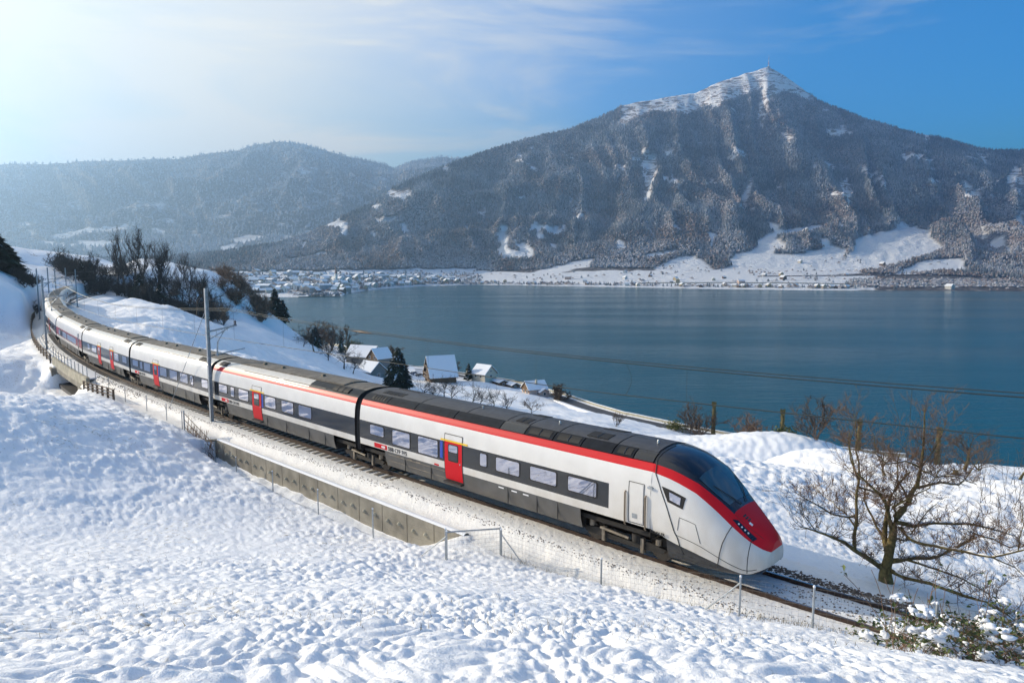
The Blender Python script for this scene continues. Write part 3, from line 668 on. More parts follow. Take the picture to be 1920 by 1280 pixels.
for args in ((2600, -14, 0, clumped(-1.35, .17), 1, .04), (700, -14, -3.5, lambda r, n: r.uniform(-.6, .6, n), 2, .028), (1500, -6, 46, clumped(1.93, .07), 3, .022), (300, -6, 46, clumped(1.2, .2), 4, .025), (900, 46, 100, clumped(1.9, .2), 5, .045), (220, -14, 0, clumped(1.6, .2), 6, .022)):
    v, f = stones(*args); VV.append(v); FF.append(f + o_); o_ += len(v)
o = link('ballast', np_mesh('ballast', np.concatenate(VV), np.concatenate(FF), [M['stone']]), kind='stuff'); tag(o, 'dark ballast stones poking through the snow along the rails', 'ballast')
# ------------------------------------------------------------------ the train: one thing, its carriages are parts, their doors, windows, bogies sub-parts
GAP0, PITCHC = 16.45, 16.65
PROF = [(1.29, .50), (1.40, .86), (1.44, 1.24), (1.455, 1.54), (1.45, 2.42), (1.415, 2.85), (1.36, 3.13), (1.235, 3.38), (1.03, 3.56), (.74, 3.68), (.37, 3.74), (0, 3.76)]
train = thing('passenger_train', 'white and red electric passenger train with dark window bands on the snowy curve', 'train', tuple(tp(6)))
train_inv = Matrix.Translation(train.location).inverted()
W_, B_, S_, K_, RD, UN, RS, RT = range(8)
def body_mats(k): return [M['white'], M['band'], M['skirt'], M['roofdark'] if k < 1 else M['roofdark'], M['red'] if k < 2 else M['white'], M['under'], M['roofside'], M['rooftop']]
def prof_pt(k):
    i = min(int(k), len(PROF) - 2); f = k - i
    return PROF[i][0] * (1 - f) + PROF[i + 1][0] * f, PROF[i][1] * (1 - f) + PROF[i + 1][1] * f
def loft_body(mb, stations, L, bands, bogies, kind):
    """stations: list of x; straight carriage side made of strips"""
    n = len(PROF)
    for sgn in (-1, 1):
        base = len(mb.v)
        mb.v += [(x, sgn * p[0], p[1]) for x in stations for p in PROF]
        for i in range(len(stations) - 1):
            xm = (stations[i] + stations[i + 1]) / 2
            inb = any(a < xm < b for a, b in bands); bog = any(a < xm < b for a, b in bogies)
            for j in range(n - 1):
                if bog and j < 2: continue
                m_ = S_ if j < 2 else W_ if j == 2 else (B_ if inb else W_) if j == 3 else W_ if j < 6 else RD if j == 6 else (K_ if kind == 0 else (RS if j < 9 else RT) if kind > 1 else (K_ if xm > 3.5 and j < 9 else RS if j < 9 else RT))
                a = base + i * n + j; q = [a, a + 1, a + n + 1, a + n]
                mb.f.append(q if sgn < 0 else q[::-1]); mb.m.append(m_)
    # ends
    for x in (stations[0], stations[-1]):
        b = len(mb.v); ring = [(x, -p[0], p[1]) for p in PROF[1:]] + [(x, p[0], p[1]) for p in PROF[-2:0:-1]]
        mb.v += ring; mb.f.append(list(range(b, b + len(ring)))); mb.m.append(UN)
    mb.box(stations[0] + .05, stations[-1] - .05, -1.22, 1.22, .86, 1.02, UN)
    for a, b in zip(stations[:-1], stations[1:]):
        if not any(c < (a + b) / 2 < d for c, d in bogies): mb.box(a + .004, b - .004, -1.24, 1.24, .46, .85, UN)
# nose surface, q = metres ahead of the cab bulkhead
NQ = dict(ztop=([0, .5, 1.0, 1.5, 2.0, 2.5, 3.0, 3.4, 3.8, 4.05, 4.2], [3.76, 3.70, 3.53, 3.26, 2.92, 2.55, 2.20, 1.96, 1.74, 1.58, 1.42]),
          w=([0, 1, 2, 2.8, 3.4, 3.8, 4.05, 4.2], [1.455, 1.44, 1.38, 1.28, 1.13, .97, .80, .54]),
          zr=([0, .7, 1.5, 2.3, 2.9, 3.4, 3.8, 4.05, 4.2], [3.13, 3.01, 2.72, 2.28, 1.90, 1.60, 1.39, 1.26, 1.17]),
          yr=([0, .7, 1.5, 2.3, 2.9, 3.4, 3.8, 4.05, 4.2], [1.36, 1.32, 1.22, 1.10, 1.02, .93, .80, .63, .42]),
          zu=([0, .7, 1.5, 2.3, 2.9, 3.4, 3.8, 4.05, 4.2], [3.38, 3.28, 2.99, 2.56, 2.17, 1.84, 1.60, 1.44, 1.30]),
          yu=([0, .7, 1.5, 2.3, 2.9, 3.4, 3.8, 4.05, 4.2], [1.235, 1.18, 1.05, .89, .76, .63, .50, .38, .25]),
          zb=([0, 2.6, 3.4, 3.8, 4.05, 4.2], [.42, .42, .44, .48, .56, .72]), zs=([0, .8, 2.4, 3.2, 3.6, 4.2], [1.24, 1.0, .72, .56, .50, .74]),
          yb=([0, 2, 3, 3.6, 4.05, 4.2], [1.27, 1.22, 1.08, .88, .66, .42]))
def nq(k, q):
    xs, ys = NQ[k]
    if len(xs) < 4: return float(np.interp(q, xs, ys))
    # smooth (average of shifted samples)
    return float(np.mean([np.interp(np.clip(q + e, xs[0], xs[-1]), xs, ys) for e in ((-.16, -.08, 0, .08, .16) if .2 < q < 4.0 else (0,))]))
def nose_ring(q):
    w, zr, yr, zu, yu, zt, zb, zs, yb = [nq(k, q) for k in ('w', 'zr', 'yr', 'zu', 'yu', 'ztop', 'zb', 'zs', 'yb')]
    zs = max(zs, zb + .02); zr = max(zr, zs + .03)
    ys = yb + (w - yb) * .8; zm = (zs * .55 + zr * .45)
    P_ = [(yb, zb), ((yb + ys) / 2 + .03, (zb + zs) / 2), (ys, zs), (w, zs + (zm - zs) * .45), (w * .998, zm + (zr - zm) * .15), (w + (yr - w) * .33, zm + (zr - zm) * .6), (yr, zr), (yu, zu)]
    for t in (.27, .52, .77, 1.0):
        a = t * math.pi / 2; P_.append((yu * math.cos(a) , zu + (zt - zu) * math.sin(a) ** .9))
    return P_
def nx(q): return q if q < 1.5 else 1.5 + (q - 1.5) * .78
def nose_pt(q, k, off=0.0, sgn=-1, x0=0.0):
    Rg = nose_ring(q); i = min(int(k), len(Rg) - 2); f = k - i
    y = Rg[i][0] * (1 - f) + Rg[i + 1][0] * f; z = Rg[i][1] * (1 - f) + Rg[i + 1][1] * f
    if off:
        e = .03; a = Vector(nose_pt(q, min(k + e, 10.99), 0, sgn)); b = Vector(nose_pt(q, max(k - e, 0), 0, sgn)); c = Vector(nose_pt(min(q + .05, 4.2), k, 0, sgn)); d = Vector(nose_pt(max(q - .05, 0), k, 0, sgn))
        nn = (c - d).cross(a - b).normalized()
        if nn.y * sgn + nn.z * .6 < 0: nn = -nn
        return (x0 + nx(q) + nn.x * off, sgn * y + nn.y * off, z + nn.z * off)
    return (x0 + nx(q), sgn * y, z)
def nose_patch(name, quads, material, parent, x0, off=.012, th=.02, n=8, sgn=-1):
    """patch on the nose between four (q,k) corners, with real thickness"""
    (a, b, c, d) = quads; mb = MB(); top = []; bot = []
    for i in range(n + 1):
        for j in range(n + 1):
            u, v = i / n, j / n
            q = (a[0] * (1 - u) + b[0] * u) * (1 - v) + (d[0] * (1 - u) + c[0] * u) * v
            k = (a[1] * (1 - u) + b[1] * u) * (1 - v) + (d[1] * (1 - u) + c[1] * u) * v
            top.append(nose_pt(q, k, off, sgn, x0)); bot.append(nose_pt(q, k, -th, sgn, x0))
    m_ = n + 1; fs = [(i * m_ + j, i * m_ + j + 1, (i + 1) * m_ + j + 1, (i + 1) * m_ + j) for i in range(n) for j in range(n)]
    N_ = len(top); ed = [i * m_ for i in range(m_)] + [n * m_ + j for j in range(1, m_)] + [i * m_ + n for i in range(n - 1, -1, -1)] + [j for j in range(n - 1, 0, -1)]
    fs += [tuple(i + N_ for i in f) for f in fs] + [(ed[i], ed[(i + 1) % len(ed)], ed[(i + 1) % len(ed)] + N_, ed[i] + N_) for i in range(len(ed))]
    mb.add(top + bot, fs); return mb.build(name, material, parent, smooth=True, sharp=40)
YS = -1.455   # near side plane
def side_y(z): 
    zs_ = [p[1] for p in PROF]; return float(np.interp(z, zs_, [p[0] for p in PROF]))
def panel(name, x0, x1, z0, z1, material, parent, out=.01, deep=.02, r=.05, mats=None, sgn=-1):
    """rounded plate lying on the carriage side (follows its lean), sgn -1 is the near side"""
    pts = []; r = min(r, abs(x1 - x0) / 2.2, abs(z1 - z0) / 2.2)
    for cx_, cz_, a0 in ((x1 - r, z1 - r, 0), (x0 + r, z1 - r, 90), (x0 + r, z0 + r, 180), (x1 - r, z0 + r, 270)):
        for t in (0, 45, 90): pts.append((cx_ + r * math.cos(R(a0 + t)), cz_ + r * math.sin(R(a0 + t))))
    rows = [(r * (1 - math.sin(R(t))), r * (1 - math.cos(R(t)))) for t in (0, 45, 90)][::-1]     # (inset, height)
    lv = [(z0 + b, a) for a, b in [(r * (1 - math.sin(R(t))), r * (1 - math.cos(R(t)))) for t in (0, 45, 90)]]
    k = max(1, int((z1 - z0 - 2 * r) / .16)); lv += [(z0 + r + (z1 - z0 - 2 * r) * i / k, 0) for i in range(1, k)]
    lv += [(z1 - b, a) for a, b in [(r * (1 - math.sin(R(t))), r * (1 - math.cos(R(t)))) for t in (90, 45, 0)]]
    mb = MB(); n = len(lv); vs = []
    for z, a in lv:
        yo, yi = sgn * (side_y(z) + out), sgn * (side_y(z) - deep - .004); vs += [(x0 + a, yo, z), (x1 - a, yo, z), (x1 - a, yi, z), (x0 + a, yi, z)]
    fs = [(i * 4 + j, i * 4 + (j + 1) % 4, i * 4 + 4 + (j + 1) % 4, i * 4 + 4 + j) for i in range(n - 1) for j in range(4)] + [(0, 1, 2, 3), tuple(range(4 * n - 4, 4 * n))]
    mb.add(vs, fs); return mb.build(name, material, parent)
def window(x0, x1, z0, z1, parent):
    f = panel('window', x0 - .045, x1 + .045, z0 - .045, z1 + .045, M['rubber'], parent, .010, .02, .08)
    p = panel('pane_', x0, x1, z0, z1, M['glass'], parent, .016, .0, .06)
    # frame and pane of one window are a single mesh with two materials
    bm = bmesh.new(); bm.from_mesh(f.data); k0 = len(bm.faces); bm.from_mesh(p.data); bm.faces.ensure_lookup_table()
    for fc in bm.faces[k0:]: fc.material_index = 1
    bm.to_mesh(f.data); bm.free(); f.data.materials.append(M['glass']); bpy.data.objects.remove(p)
    return f
def join_into(f, objs):
    bm = bmesh.new(); bm.from_mesh(f.data)
    for o in objs:
        k0 = len(bm.faces); bm.from_mesh(o.data); bm.faces.ensure_lookup_table(); idx = len(f.data.materials); f.data.materials.append(o.data.materials[0])
        for fc in bm.faces[k0:]: fc.material_index = idx
    bm.to_mesh(f.data); bm.free()
    for o in objs: bpy.data.objects.remove(o)
def door(xc, w, z0, z1, parent, stripe=True):
    d = panel('door', xc - w / 2, xc + w / 2, z0, 2.44, M['red'], parent, .016, .02, .03)
    g1 = panel('x', xc - w * .30, xc + w * .30, 1.62, 2.36, M['rubber'], parent, .022, .0, .07)
    g2 = panel('x', xc - w * .25, xc + w * .25, 2.03, 2.32, M['glass'], parent, .028, .0, .05)
    g3 = panel('x', xc - w * .25, xc + w * .25, 1.68, 1.99, M['band'], parent, .028, .0, .05)
    bt = panel('x', xc + w * .36, xc + w * .42, 1.55, 1.62, M['galv'], parent, .026, .0, .02)
    join_into(d, [g1, g2, g3, bt])
    t = panel('door_top', xc - w / 2, xc + w / 2, 2.52, z1, M['white'], parent, .016, .02, .05)
    fr = MB()
    path = [(xc - w / 2 - .02, z0 - .02), (xc - w / 2 - .02, z1 + .02), (xc + w / 2 + .02, z1 + .02), (xc + w / 2 + .02, z0 - .02), (xc - w / 2 - .02, z0 - .02)]
    for (a, b), (c, e) in zip(path[:-1], path[1:]):
        k = 6; fr.tube([(a + (c - a) * i / k, -(side_y(b + (e - b) * i / k) + .006), b + (e - b) * i / k) for i in range(k + 1)], .016, 5)
    fr.box(xc - w / 2, xc + w / 2, -1.56, -1.32, z0 - .12, z0 - .05); fr.build('door_frame', M['seam'], parent)
    if stripe: panel('yellow_stripe', xc - w * .75, xc + w * .82, 2.445, 2.51, M['yellow'], parent, .02, .0, .01)
    return d
def text_mesh(txt, size, name, material, parent, x, z, extr=.004, y=None, bold=0.0, sgn=-1):
    cu = bpy.data.curves.new(name, 'FONT'); cu.body = txt; cu.size = size; cu.extrude = extr; cu.offset = bold; cu.resolution_u = 3
    t = bpy.data.objects.new('tmp', cu); C.objects.link(t); dg = bpy.context.evaluated_depsgraph_get()
    me = bpy.data.meshes.new_from_object(t.evaluated_get(dg)); bpy.data.objects.remove(t); bpy.data.curves.remove(cu)
    me.materials.clear(); me.materials.append(material)
    yy = -(side_y(z + size * .35) + .008) if y is None else y
    lean = math.atan2(side_y(z) - side_y(z + size * .7), size * .7)
    for v in me.vertices: X, Y_, Z_ = v.co; v.co = (x + X, yy - Z_ + Y_ * math.tan(lean), z + Y_)
    return link(name, me, parent)
def logo(x0, parent):
    """red plate with a white cross of double arrows"""
    f = panel('operator_logo', x0, x0 + .98, 1.275, 1.49, M['red'], parent, .008, .01, .005)
    mb = MB(); y = -1.470; cx, cz, s = x0 + .72, 1.383, .085
    def flat(poly): mb.prism([(cx + a * s, cz + b * s) for a, b in poly], 'y', y, y + .006)
    flat([(-.22, -.85), (.22, -.85), (.22, -.25), (-.22, -.25)]); flat([(-.22, .25), (.22, .25), (.22, .85), (-.22, .85)])
    flat([(-1.0, -.249), (1.0, -.249), (1.0, .249), (-1.0, .249)])
    flat([(-1.75, 0), (-1.1, .75), (-.72, .75), (-1.003, .3), (-1.003, -.3), (-.72, -.75), (-1.1, -.75)]); flat([(1.75, 0), (1.1, .75), (.72, .75), (1.003, .3), (1.003, -.3), (.72, -.75), (1.1, -.75)])
    g_ = mb.build('x', M['signwhite'], parent); join_into(f, [g_]); 
    text_mesh('SBB CFF FFS', .27, 'lettering', M['signblack'], parent, x0 + 1.06, 1.285, bold=.001)
def bogie(xc, parent, base=2.8):
    mb = MB()
    for dx in (-base / 2, base / 2):
        for sy in (-.75, .75):
            mb.cyl((xc + dx, sy, .44), (0, 1, 0), .44, .13, 20, 0); mb.cyl((xc + dx, sy * 1.12, .44), (0, 1, 0), .20, .12, 12, 1)
        mb.cyl((xc + dx, 0, .44), (0, 1, 0), .09, 1.4, 8, 0)
    for sy in (-1.05, 1.05):
        mb.prism([(xc - base / 2 - .35, .52), (xc - base / 2 + .4, .62), (xc - .5, .48), (xc + .5, .48), (xc + base / 2 - .4, .62), (xc + base / 2 + .35, .52), (xc + base / 2 + .2, .36), (xc + .5, .30), (xc - .5, .30), (xc - base / 2 - .2, .36)], 'y', sy - .07, sy + .07, 2)
        mb.tube([(xc - .9, sy * 1.12, .66), (xc + .3, sy * 1.16, .60)], .05, 8, 1); mb.cyl((xc + .55, sy, .66), (0, 0, 1), .2, .26, 12, 2)
        for dx in (-base / 2, base / 2): mb.cyl((xc + dx + .02, sy, .72), (0, 0, 1), .11, .22, 10, 1)
        mb.box(xc + base / 2 - .62, xc + base / 2 - .5, sy - .12, sy + .02, .2, .7, 1); mb.box(xc - base / 2 + .5, xc - base / 2 + .62, sy - .12, sy + .02, .2, .7, 1)
    return mb.build('bogie', [M['wheel'], M['axlebox'], M['under']], parent, smooth=True, sharp=35)
def roof_patch(name, x0, x1, k0, k1, material, parent, off=.03, n=4):
    """plate following the roof curve; far-up plates run right across, shoulder plates get a twin on the other side"""
    first = None
    for sgn in (-1, 1):
        mb = MB(); rows = []
        for i in range(n + 1):
            k = k0 + (k1 - k0) * i / n; y, z = prof_pt(k); y2, z2 = prof_pt(min(k + .2, 11)); y1, z1 = prof_pt(max(k - .2, 0))
            t = Vector((y2 - y1, z2 - z1)).normalized(); nn = Vector((-t.y, t.x)); nn = nn if nn.y > 0 or (abs(nn.y) < .1 and nn.x > 0) else -nn
            if nn.x < -.2: nn = -nn
            rows.append(((y, z), (y + nn.x * off, z + nn.y * off)))
        vs = []
        for (a, b) in rows:
            for x in (x0, x1): vs += [(x, sgn * a[0], a[1] - .02), (x, sgn * b[0], b[1])]
        fs = []
        for i in range(n):
            o0, o1 = i * 4, (i + 1) * 4
            fs += [(o0 + 1, o1 + 1, o1 + 3, o0 + 3), (o0, o0 + 1, o1 + 1, o1)[::-1], (o0 + 2, o0 + 3, o1 + 3, o1 + 2)]
        fs += [(0, 1, 3, 2), (n * 4, n * 4 + 2, n * 4 + 3, n * 4 + 1)]
        mb.add(vs, fs); o = mb.build(name, material, parent, smooth=True, sharp=30); first = first or o
    return first
def top_unit(name, x0, x1, w, h, material, parent):
    mb = MB(); z = 3.70
    mb.prism([(-w, z - .06), (w, z - .06), (w - .05, z + h), (-w + .05, z + h)], 'x', x0, x1); return mb.build(name, material, parent)
def vent(x0, x1, k0, k1, parent, bars=4):
    f = roof_patch('roof_vent', x0, x1, k0, k1, M['rubber'], parent, .045)
    mb = MB()
    for i in range(bars):
        x = x0 + (x1 - x0) * (i + 1) / (bars + 1)
        for sgn in (-1,):
            pts = []
            for t in range(4):
                y, z = prof_pt(k0 + (k1 - k0) * t / 3); pts.append((x, sgn * (y + .03), z + .045))
            mb.tube(pts, .014, 4)
    o = mb.build('x', M['galv'] if False else M['skirt'], parent); join_into(f, [o]); return f
cars = []
def place(car, s_front, s_rear):
    """carriage origin midway between its ends, x forward"""
    a, b = tp(s_front), tp(s_rear); c = (a + b) / 2; d = a - b
    car.location = train_inv @ c; car.rotation_euler = (0, -math.atan2(d.z, math.hypot(d.x, d.y)), math.atan2(d.y, d.x))
def carriage(k):
    """k = 0 driving car, others follow"""
    s1 = GAP0 + PITCHC * k; s0 = s1 - PITCHC if k else None
    name = 'carriage'
    if k == 0:
        # origin at the cab bulkhead (s = 0); x runs forward, rear end at x = -16.25
        rear = -(GAP0 - .22); bog = [(-.05 - 3.25 + .45, .02), (rear, rear + 1.95)]
        cuts = sorted({rear, rear + 1.95, -2.85, -1.63, -.02, 0.0}); mb = MB()
        loft_body(mb, cuts, None, [(rear, -1.63)], [(-2.85, .0), (rear, rear + 1.95)], 0)
        # nose
        qs = [0, .08, .3, .6, .9, 1.2, 1.5, 1.8, 2.1, 2.4, 2.7, 2.86, 3.0, 3.2, 3.4, 3.6, 3.75, 3.9, 4.0, 4.1, 4.16, 4.2]; n = len(PROF)
        for sgn in (-1, 1):
            base = len(mb.v)
            for q in qs: mb.v += [(nx(q) + .001, sgn * y, z) for y, z in nose_ring(q)]
            for i in range(len(qs) - 1):
                for j in range(n - 1):
                    qm = (qs[i] + qs[i + 1]) / 2
                    if (j == 0 and qm < .75) or (j == 1 and qm < .45): continue
                    m_ = 8 if j < 2 else W_ if j < 6 else RD if j == 6 else (8 if qm < 2.86 else RD)
                    a = base + i * n + j; q4 = [a, a + 1, a + n + 1, a + n]; mb.f.append(q4 if sgn < 0 else q4[::-1]); mb.m.append(m_)
        b = len(mb.v); rg = nose_ring(4.2); ring = [(nx(4.2) + .001, -y, z) for y, z in rg] + [(nx(4.2) + .001, y, z) for y, z in rg[-2::-1]]
        mb.v += ring; h_ = len(rg); L_ = len(ring); mb.f.append([b + q for q in range(0, 7)] + [b + L_ - 1 - q for q in range(6, -1, -1)]); mb.m.append(W_)
        mb.f.append([b + q for q in range(6, h_)] + [b + q for q in range(h_, L_ - 6)]); mb.m.append(RD)
        mb.box(.05, 2.9, -1.0, 1.0, .55, .85, UN)
        mats_ = body_mats(0) + [M['black']]
    else:
        L = PITCHC - .44; rear = -L / 2; fr = L / 2
        bg_ = [(rear, rear + 1.95), (fr - 1.95, fr)]; mb = MB(); cuts = [rear, rear + 1.95, 3.5, fr - 1.95, fr]
        loft_body(mb, cuts, None, [(rear, fr)], bg_, k); mats_ = body_mats(k)
        if k == 4: mats_[1] = M['redband']
    me = mb.mesh('carriage', mats_); 
    bm = bmesh.new(); bm.from_mesh(me); bmesh.ops.remove_doubles(bm, verts=bm.verts, dist=.0012); bmesh.ops.recalc_face_normals(bm, faces=bm.faces); bm.to_mesh(me); bm.free()
    me.polygons.foreach_set('use_smooth', [True] * len(me.polygons)); me.set_sharp_from_angle(angle=R(28))
    car = link(name, me, train)
    if k == 0:
        place(car, 0, GAP0); a = tp(0); car.location = train_inv @ a
    else: place(car, s0 + 0.0, s1)
    return car, rear
M['redband'] = mat('red_window_band', (.30, .02, .02), .25, var=.3)
X0 = 0.0
def X(s): return -s           # on the driving car, x = -(distance behind the bulkhead)
car, rear = carriage(0); cars.append(car); car['label'] = 'leading carriage with red nose and cab'
for a, b, z0, z1 in ((15.37, 14.33, 1.86, 2.31), (13.64, 12.40, 1.67, 2.33), (11.80, 10.50, 1.62, 2.35), (7.90, 7.54, 1.80, 2.31), (7.0, 5.77, 1.78, 2.31), (5.2, 3.95, 1.80, 2.31), (3.39, 2.15, 1.80, 2.31)):
    window(X(a), X(b), z0, z1, car)
door(X(9.51), 1.06, .80, 2.74, car)
panel('blue_sticker', X(10.34), X(10.18), 1.66, 2.38, M['blue'], car, .014, .0, .01)
logo(X(15.08), car)
panel('red_plate', X(10.75), X(10.45), 1.26, 1.33, M['red'], car, .01, .0, .01)
text_mesh('STADLER', .135, 'maker_lettering', M['signblack'], car, X(-.02), 1.135, y=-1.462, bold=.004)
cd = panel('cab_door', X(.80), X(.27), 1.32, 2.64, M['white'], car, .014, .0, .07); mb = MB()
pth = [(X(.83), 1.29), (X(.83), 2.67), (X(.24), 2.67), (X(.24), 1.29), (X(.83), 1.29)]
for (a, b), (c, e) in zip(pth[:-1], pth[1:]): mb.tube([(a + (c - a) * i / 6, -(side_y(b + (e - b) * i / 6) + .004), b + (e - b) * i / 6) for i in range(7)], .012, 5)
o = mb.build('x', M['seam'], car); w_ = panel('x', X(.68), X(.48), 1.46, 1.62, M['galv'], car, .02, .0, .02); join_into(cd, [o, w_])
for hx in (.95, .16):
    mb = MB(); mb.tube([(X(hx), -(side_y(z) + (.012 if z in (1.16, 2.32) else .05)), z) for z in (1.16, 1.2, 1.5, 1.8, 2.1, 2.28, 2.32)], .030, 6); mb.build('handrail', M['handrail'], car)
panel('camera_housing', X(.10), X(-.09), 2.58, 2.66, M['galv'], car, .06, .0, .03)
# seams, cab window, lamps, windscreen of the nose
def seam(pts, rad=.014, name='panel_seam'):
    mb = MB(); P_ = []
    for (a, b) in zip(pts[:-1], pts[1:]):
        for i in range(6): P_.append(nose_pt(a[0] + (b[0] - a[0]) * i / 6, a[1] + (b[1] - a[1]) * i / 6, .003))
    P_.append(nose_pt(*pts[-1], .003)); mb.tube(P_, rad, 5); return mb.build(name, M['seam'], car)
seam([(.06, 11.0), (.06, 9.5), (.06, 7.5), (.12, 6.0), (.42, 4.7), (.72, 3.6), (1.0, 2.6), (1.2, 1.0)], .018)
seam([(2.92, 6.0), (2.80, 4.8), (2.62, 3.2), (2.5, 1.2)], .014); seam([(3.62, 6.6), (3.62, 4.8), (3.60, 2.2)], .012)
seam([(.95, 2.8), (1.9, 2.9), (3.0, 2.7), (3.9, 2.6)], .010)
seam([(1.0, 3.15), (1.05, 3.85), (1.62, 3.95), (1.85, 3.1)], .009); seam([(2.9, 6.98), (3.3, 6.99), (3.9, 7.0)], .006)
nose_patch('cab_window', [(.38, 5.25), (1.22, 5.30), (1.15, 4.45), (.62, 4.40)], M['rubber'], car, 0, .012)
nose_patch('cab_window_pane', [(.66, 5.08), (1.06, 5.10), (1.05, 4.62), (.70, 4.60)], M['glass'], car, 0, .022, .0)
for sgn in (-1, 1):
    hl = nose_patch('headlight', [(2.86, 6.50), (3.02, 6.80), (3.74, 6.62), (3.66, 6.20)], M['black'], car, 0, .012, sgn=sgn); mb = MB()
    for t in range(4): mb.cyl(nose_pt(3.08 + .12 * t, 6.58 - .02 * t, .016, sgn), (1, sgn * .6, .5), .026, .03, 10)
    o = mb.build('x', M['signwhite'], car); join_into(hl, [o])
ws = MB(); nn = 14; q0, q1 = 1.45, 2.62
for sgn in (-1, 1):
    b = len(ws.v)
    for i in range(nn + 1):
        for j in range(7):
            q = q0 + (q1 - q0) * i / nn; k = 7.75 + (11 - 7.75) * j / 6 
            if j == 0: k += .45 * (i / nn) ** 4 + .2 * (1 - i / nn) ** 4
            ws.v.append(nose_pt(q, min(k, 10.999), .014, sgn))
    for i in range(nn):
        for j in range(6):
            a = b + i * 7 + j; ws.f.append([a, a + 1, a + 8, a + 7]); ws.m.append(0)
wso = ws.build('windscreen', M['wscreen'], car, smooth=True)
for sgn, q_ in ((-1, 0), (1, .1)):
    mb = MB(); mb.tube([nose_pt(2.78, 10.4, .03, sgn), nose_pt(2.3, 9.2 - q_, .05, sgn), nose_pt(1.9, 8.6, .04, sgn)], .014, 5); mb.build('wiper', M['rubber'], car)
nose_patch('emblem', [(3.34, 8.2), (3.46, 8.2), (3.46, 8.8), (3.34, 8.8)], M['signwhite'], car, 0, .008, .0, 3)
for i in range(3): nose_patch('marking', [(3.08 + .09 * i, 8.6), (3.13 + .09 * i, 8.6), (3.13 + .09 * i, 9.5), (3.08 + .09 * i, 9.5)], M['black'], car, 0, .006, .0, 2)
pl = MB()
for i in range(2):
    for j in range(2):
        pl.prism([(1.72 + i * .13, .72 + j * .13), (1.82 + i * .13, .72 + j * .13), (1.82 + i * .13, .735 + j * .13), (1.72 + i * .13, .735 + j * .13)], 'y', -1.27, -1.262)
        pl.prism([(1.72 + i * .13, .72 + j * .13), (1.735 + i * .13, .72 + j * .13), (1.735 + i * .13, .83 + j * .13), (1.72 + i * .13, .83 + j * .13)], 'y', -1.272, -1.264)
pl.build('coupling_marking', M['signwhite'], car)
bogie(-1.25, car, 2.7)
# roof of the driving car: shoulder panels, vents, hatches
segs = [(16.1, 14.35), (14.30, 12.35), (12.30, 9.75), (9.70, 7.05), (7.0, 5.75), (5.70, 4.35), (4.30, 3.05), (3.0, 1.70), (1.65, .85), (.80, .06)]
for a, b in segs: roof_patch('roof_panel', X(a), X(b), 7.06, 8.6, M['roofdark'] if (a not in (7.0, .8)) else M['black'], car, .035)
for a, b in ((16.05, 12.3), (12.25, 9.3), (9.25, 7.0), (6.95, 5.8), (5.75, 4.3), (4.25, 1.7), (1.65, .1)): roof_patch('roof_top_panel', X(a), X(b), 8.65, 10.98, M['roofgrey'], car, .03)
vent(X(15.6), X(14.6), 7.35, 8.4, car); vent(X(5.55), X(4.5), 7.3, 8.4, car, 1); vent(X(4.15), X(3.15), 7.3, 8.4, car, 1); vent(X(1.5), X(.95), 7.3, 8.4, car, 1)
vent(X(15.4), X(13.9), 9.2, 10.2, car); vent(X(6.6), X(5.95), 9.0, 10.3, car, 1); vent(X(3.1), X(2.2), 9.0, 10.3, car, 1)
for x in (9.0, 4.8, .5):
    mb = MB(); mb.tube([(X(x), -.2, 3.74), (X(x), -.2, 3.86), (X(x), -.2, 3.9)], [.05, .035, .012], 8); mb.build('antenna', M['galv'], car)
for x in (12.8, 11.0, 6.4, 4.9, 3.9): 
    mb = MB(); mb.box(X(x) - .012, X(x) + .012, -1.436, -1.40, .55, 1.2); mb.build('skirt_seam', M['seam'], car)
for zz in (1.10, .80):
    mb = MB(); mb.tube([(X(14.0), -(side_y(zz) + .004), zz), (X(9.95), -(side_y(zz) + .004), zz)], .009, 4); mb.build('skirt_rail', M['axlebox'], car)
for x, z in ((13.4, 1.12), (12.6, 1.12), (12.0, 1.1), (6.9, 1.1), (6.2, 1.1), (5.6, 1.1)): panel('small_lettering', X(x), X(x) + .28, z, z + .05, M['signwhite'] if x < 10 else M['axlebox'], car, .006, 0, .005)
# following carriages
LAY = [[(15.42,14.30,1.84,2.32),(13.75,13.30,1.75,2.32),(12.66,11.42,1.72,2.34),(9.32,8.10,1.72,2.34),(7.38,6.12,1.72,2.34),(5.52,4.24,1.74,2.34)],
       [(15.80,14.50,1.84,2.32),(13.95,13.45,1.75,2.32),(13.05,11.60,1.72,2.34),(9.48,8.10,1.72,2.34),(7.45,6.0,1.72,2.34),(5.40,4.0,1.72,2.34),(3.5,3.0,1.72,2.34),(1.5,.5,1.8,2.34)],
       [(14.2,13.4,1.8,2.32),(12.5,10.9,1.72,2.34),(4.6,3.25,1.72,2.34),(2.1,.85,1.8,2.34)],
       [(14.6,9.2,1.66,2.22),(8.7,3.4,1.66,2.22)], [(14.6,13.2,1.72,2.34),(12.6,11.2,1.72,2.34),(9,7.6,1.72,2.34),(7.0,5.6,1.72,2.34),(5,3.6,1.72,2.34),(3,1.6,1.72,2.34)]]
DOORS = [[(10.35, 1.1)], [(10.45, 1.1)], [(9.85, 1.0), (5.55, 1.0)], [], [(10.3, 1.1)]]
NCAR = 11
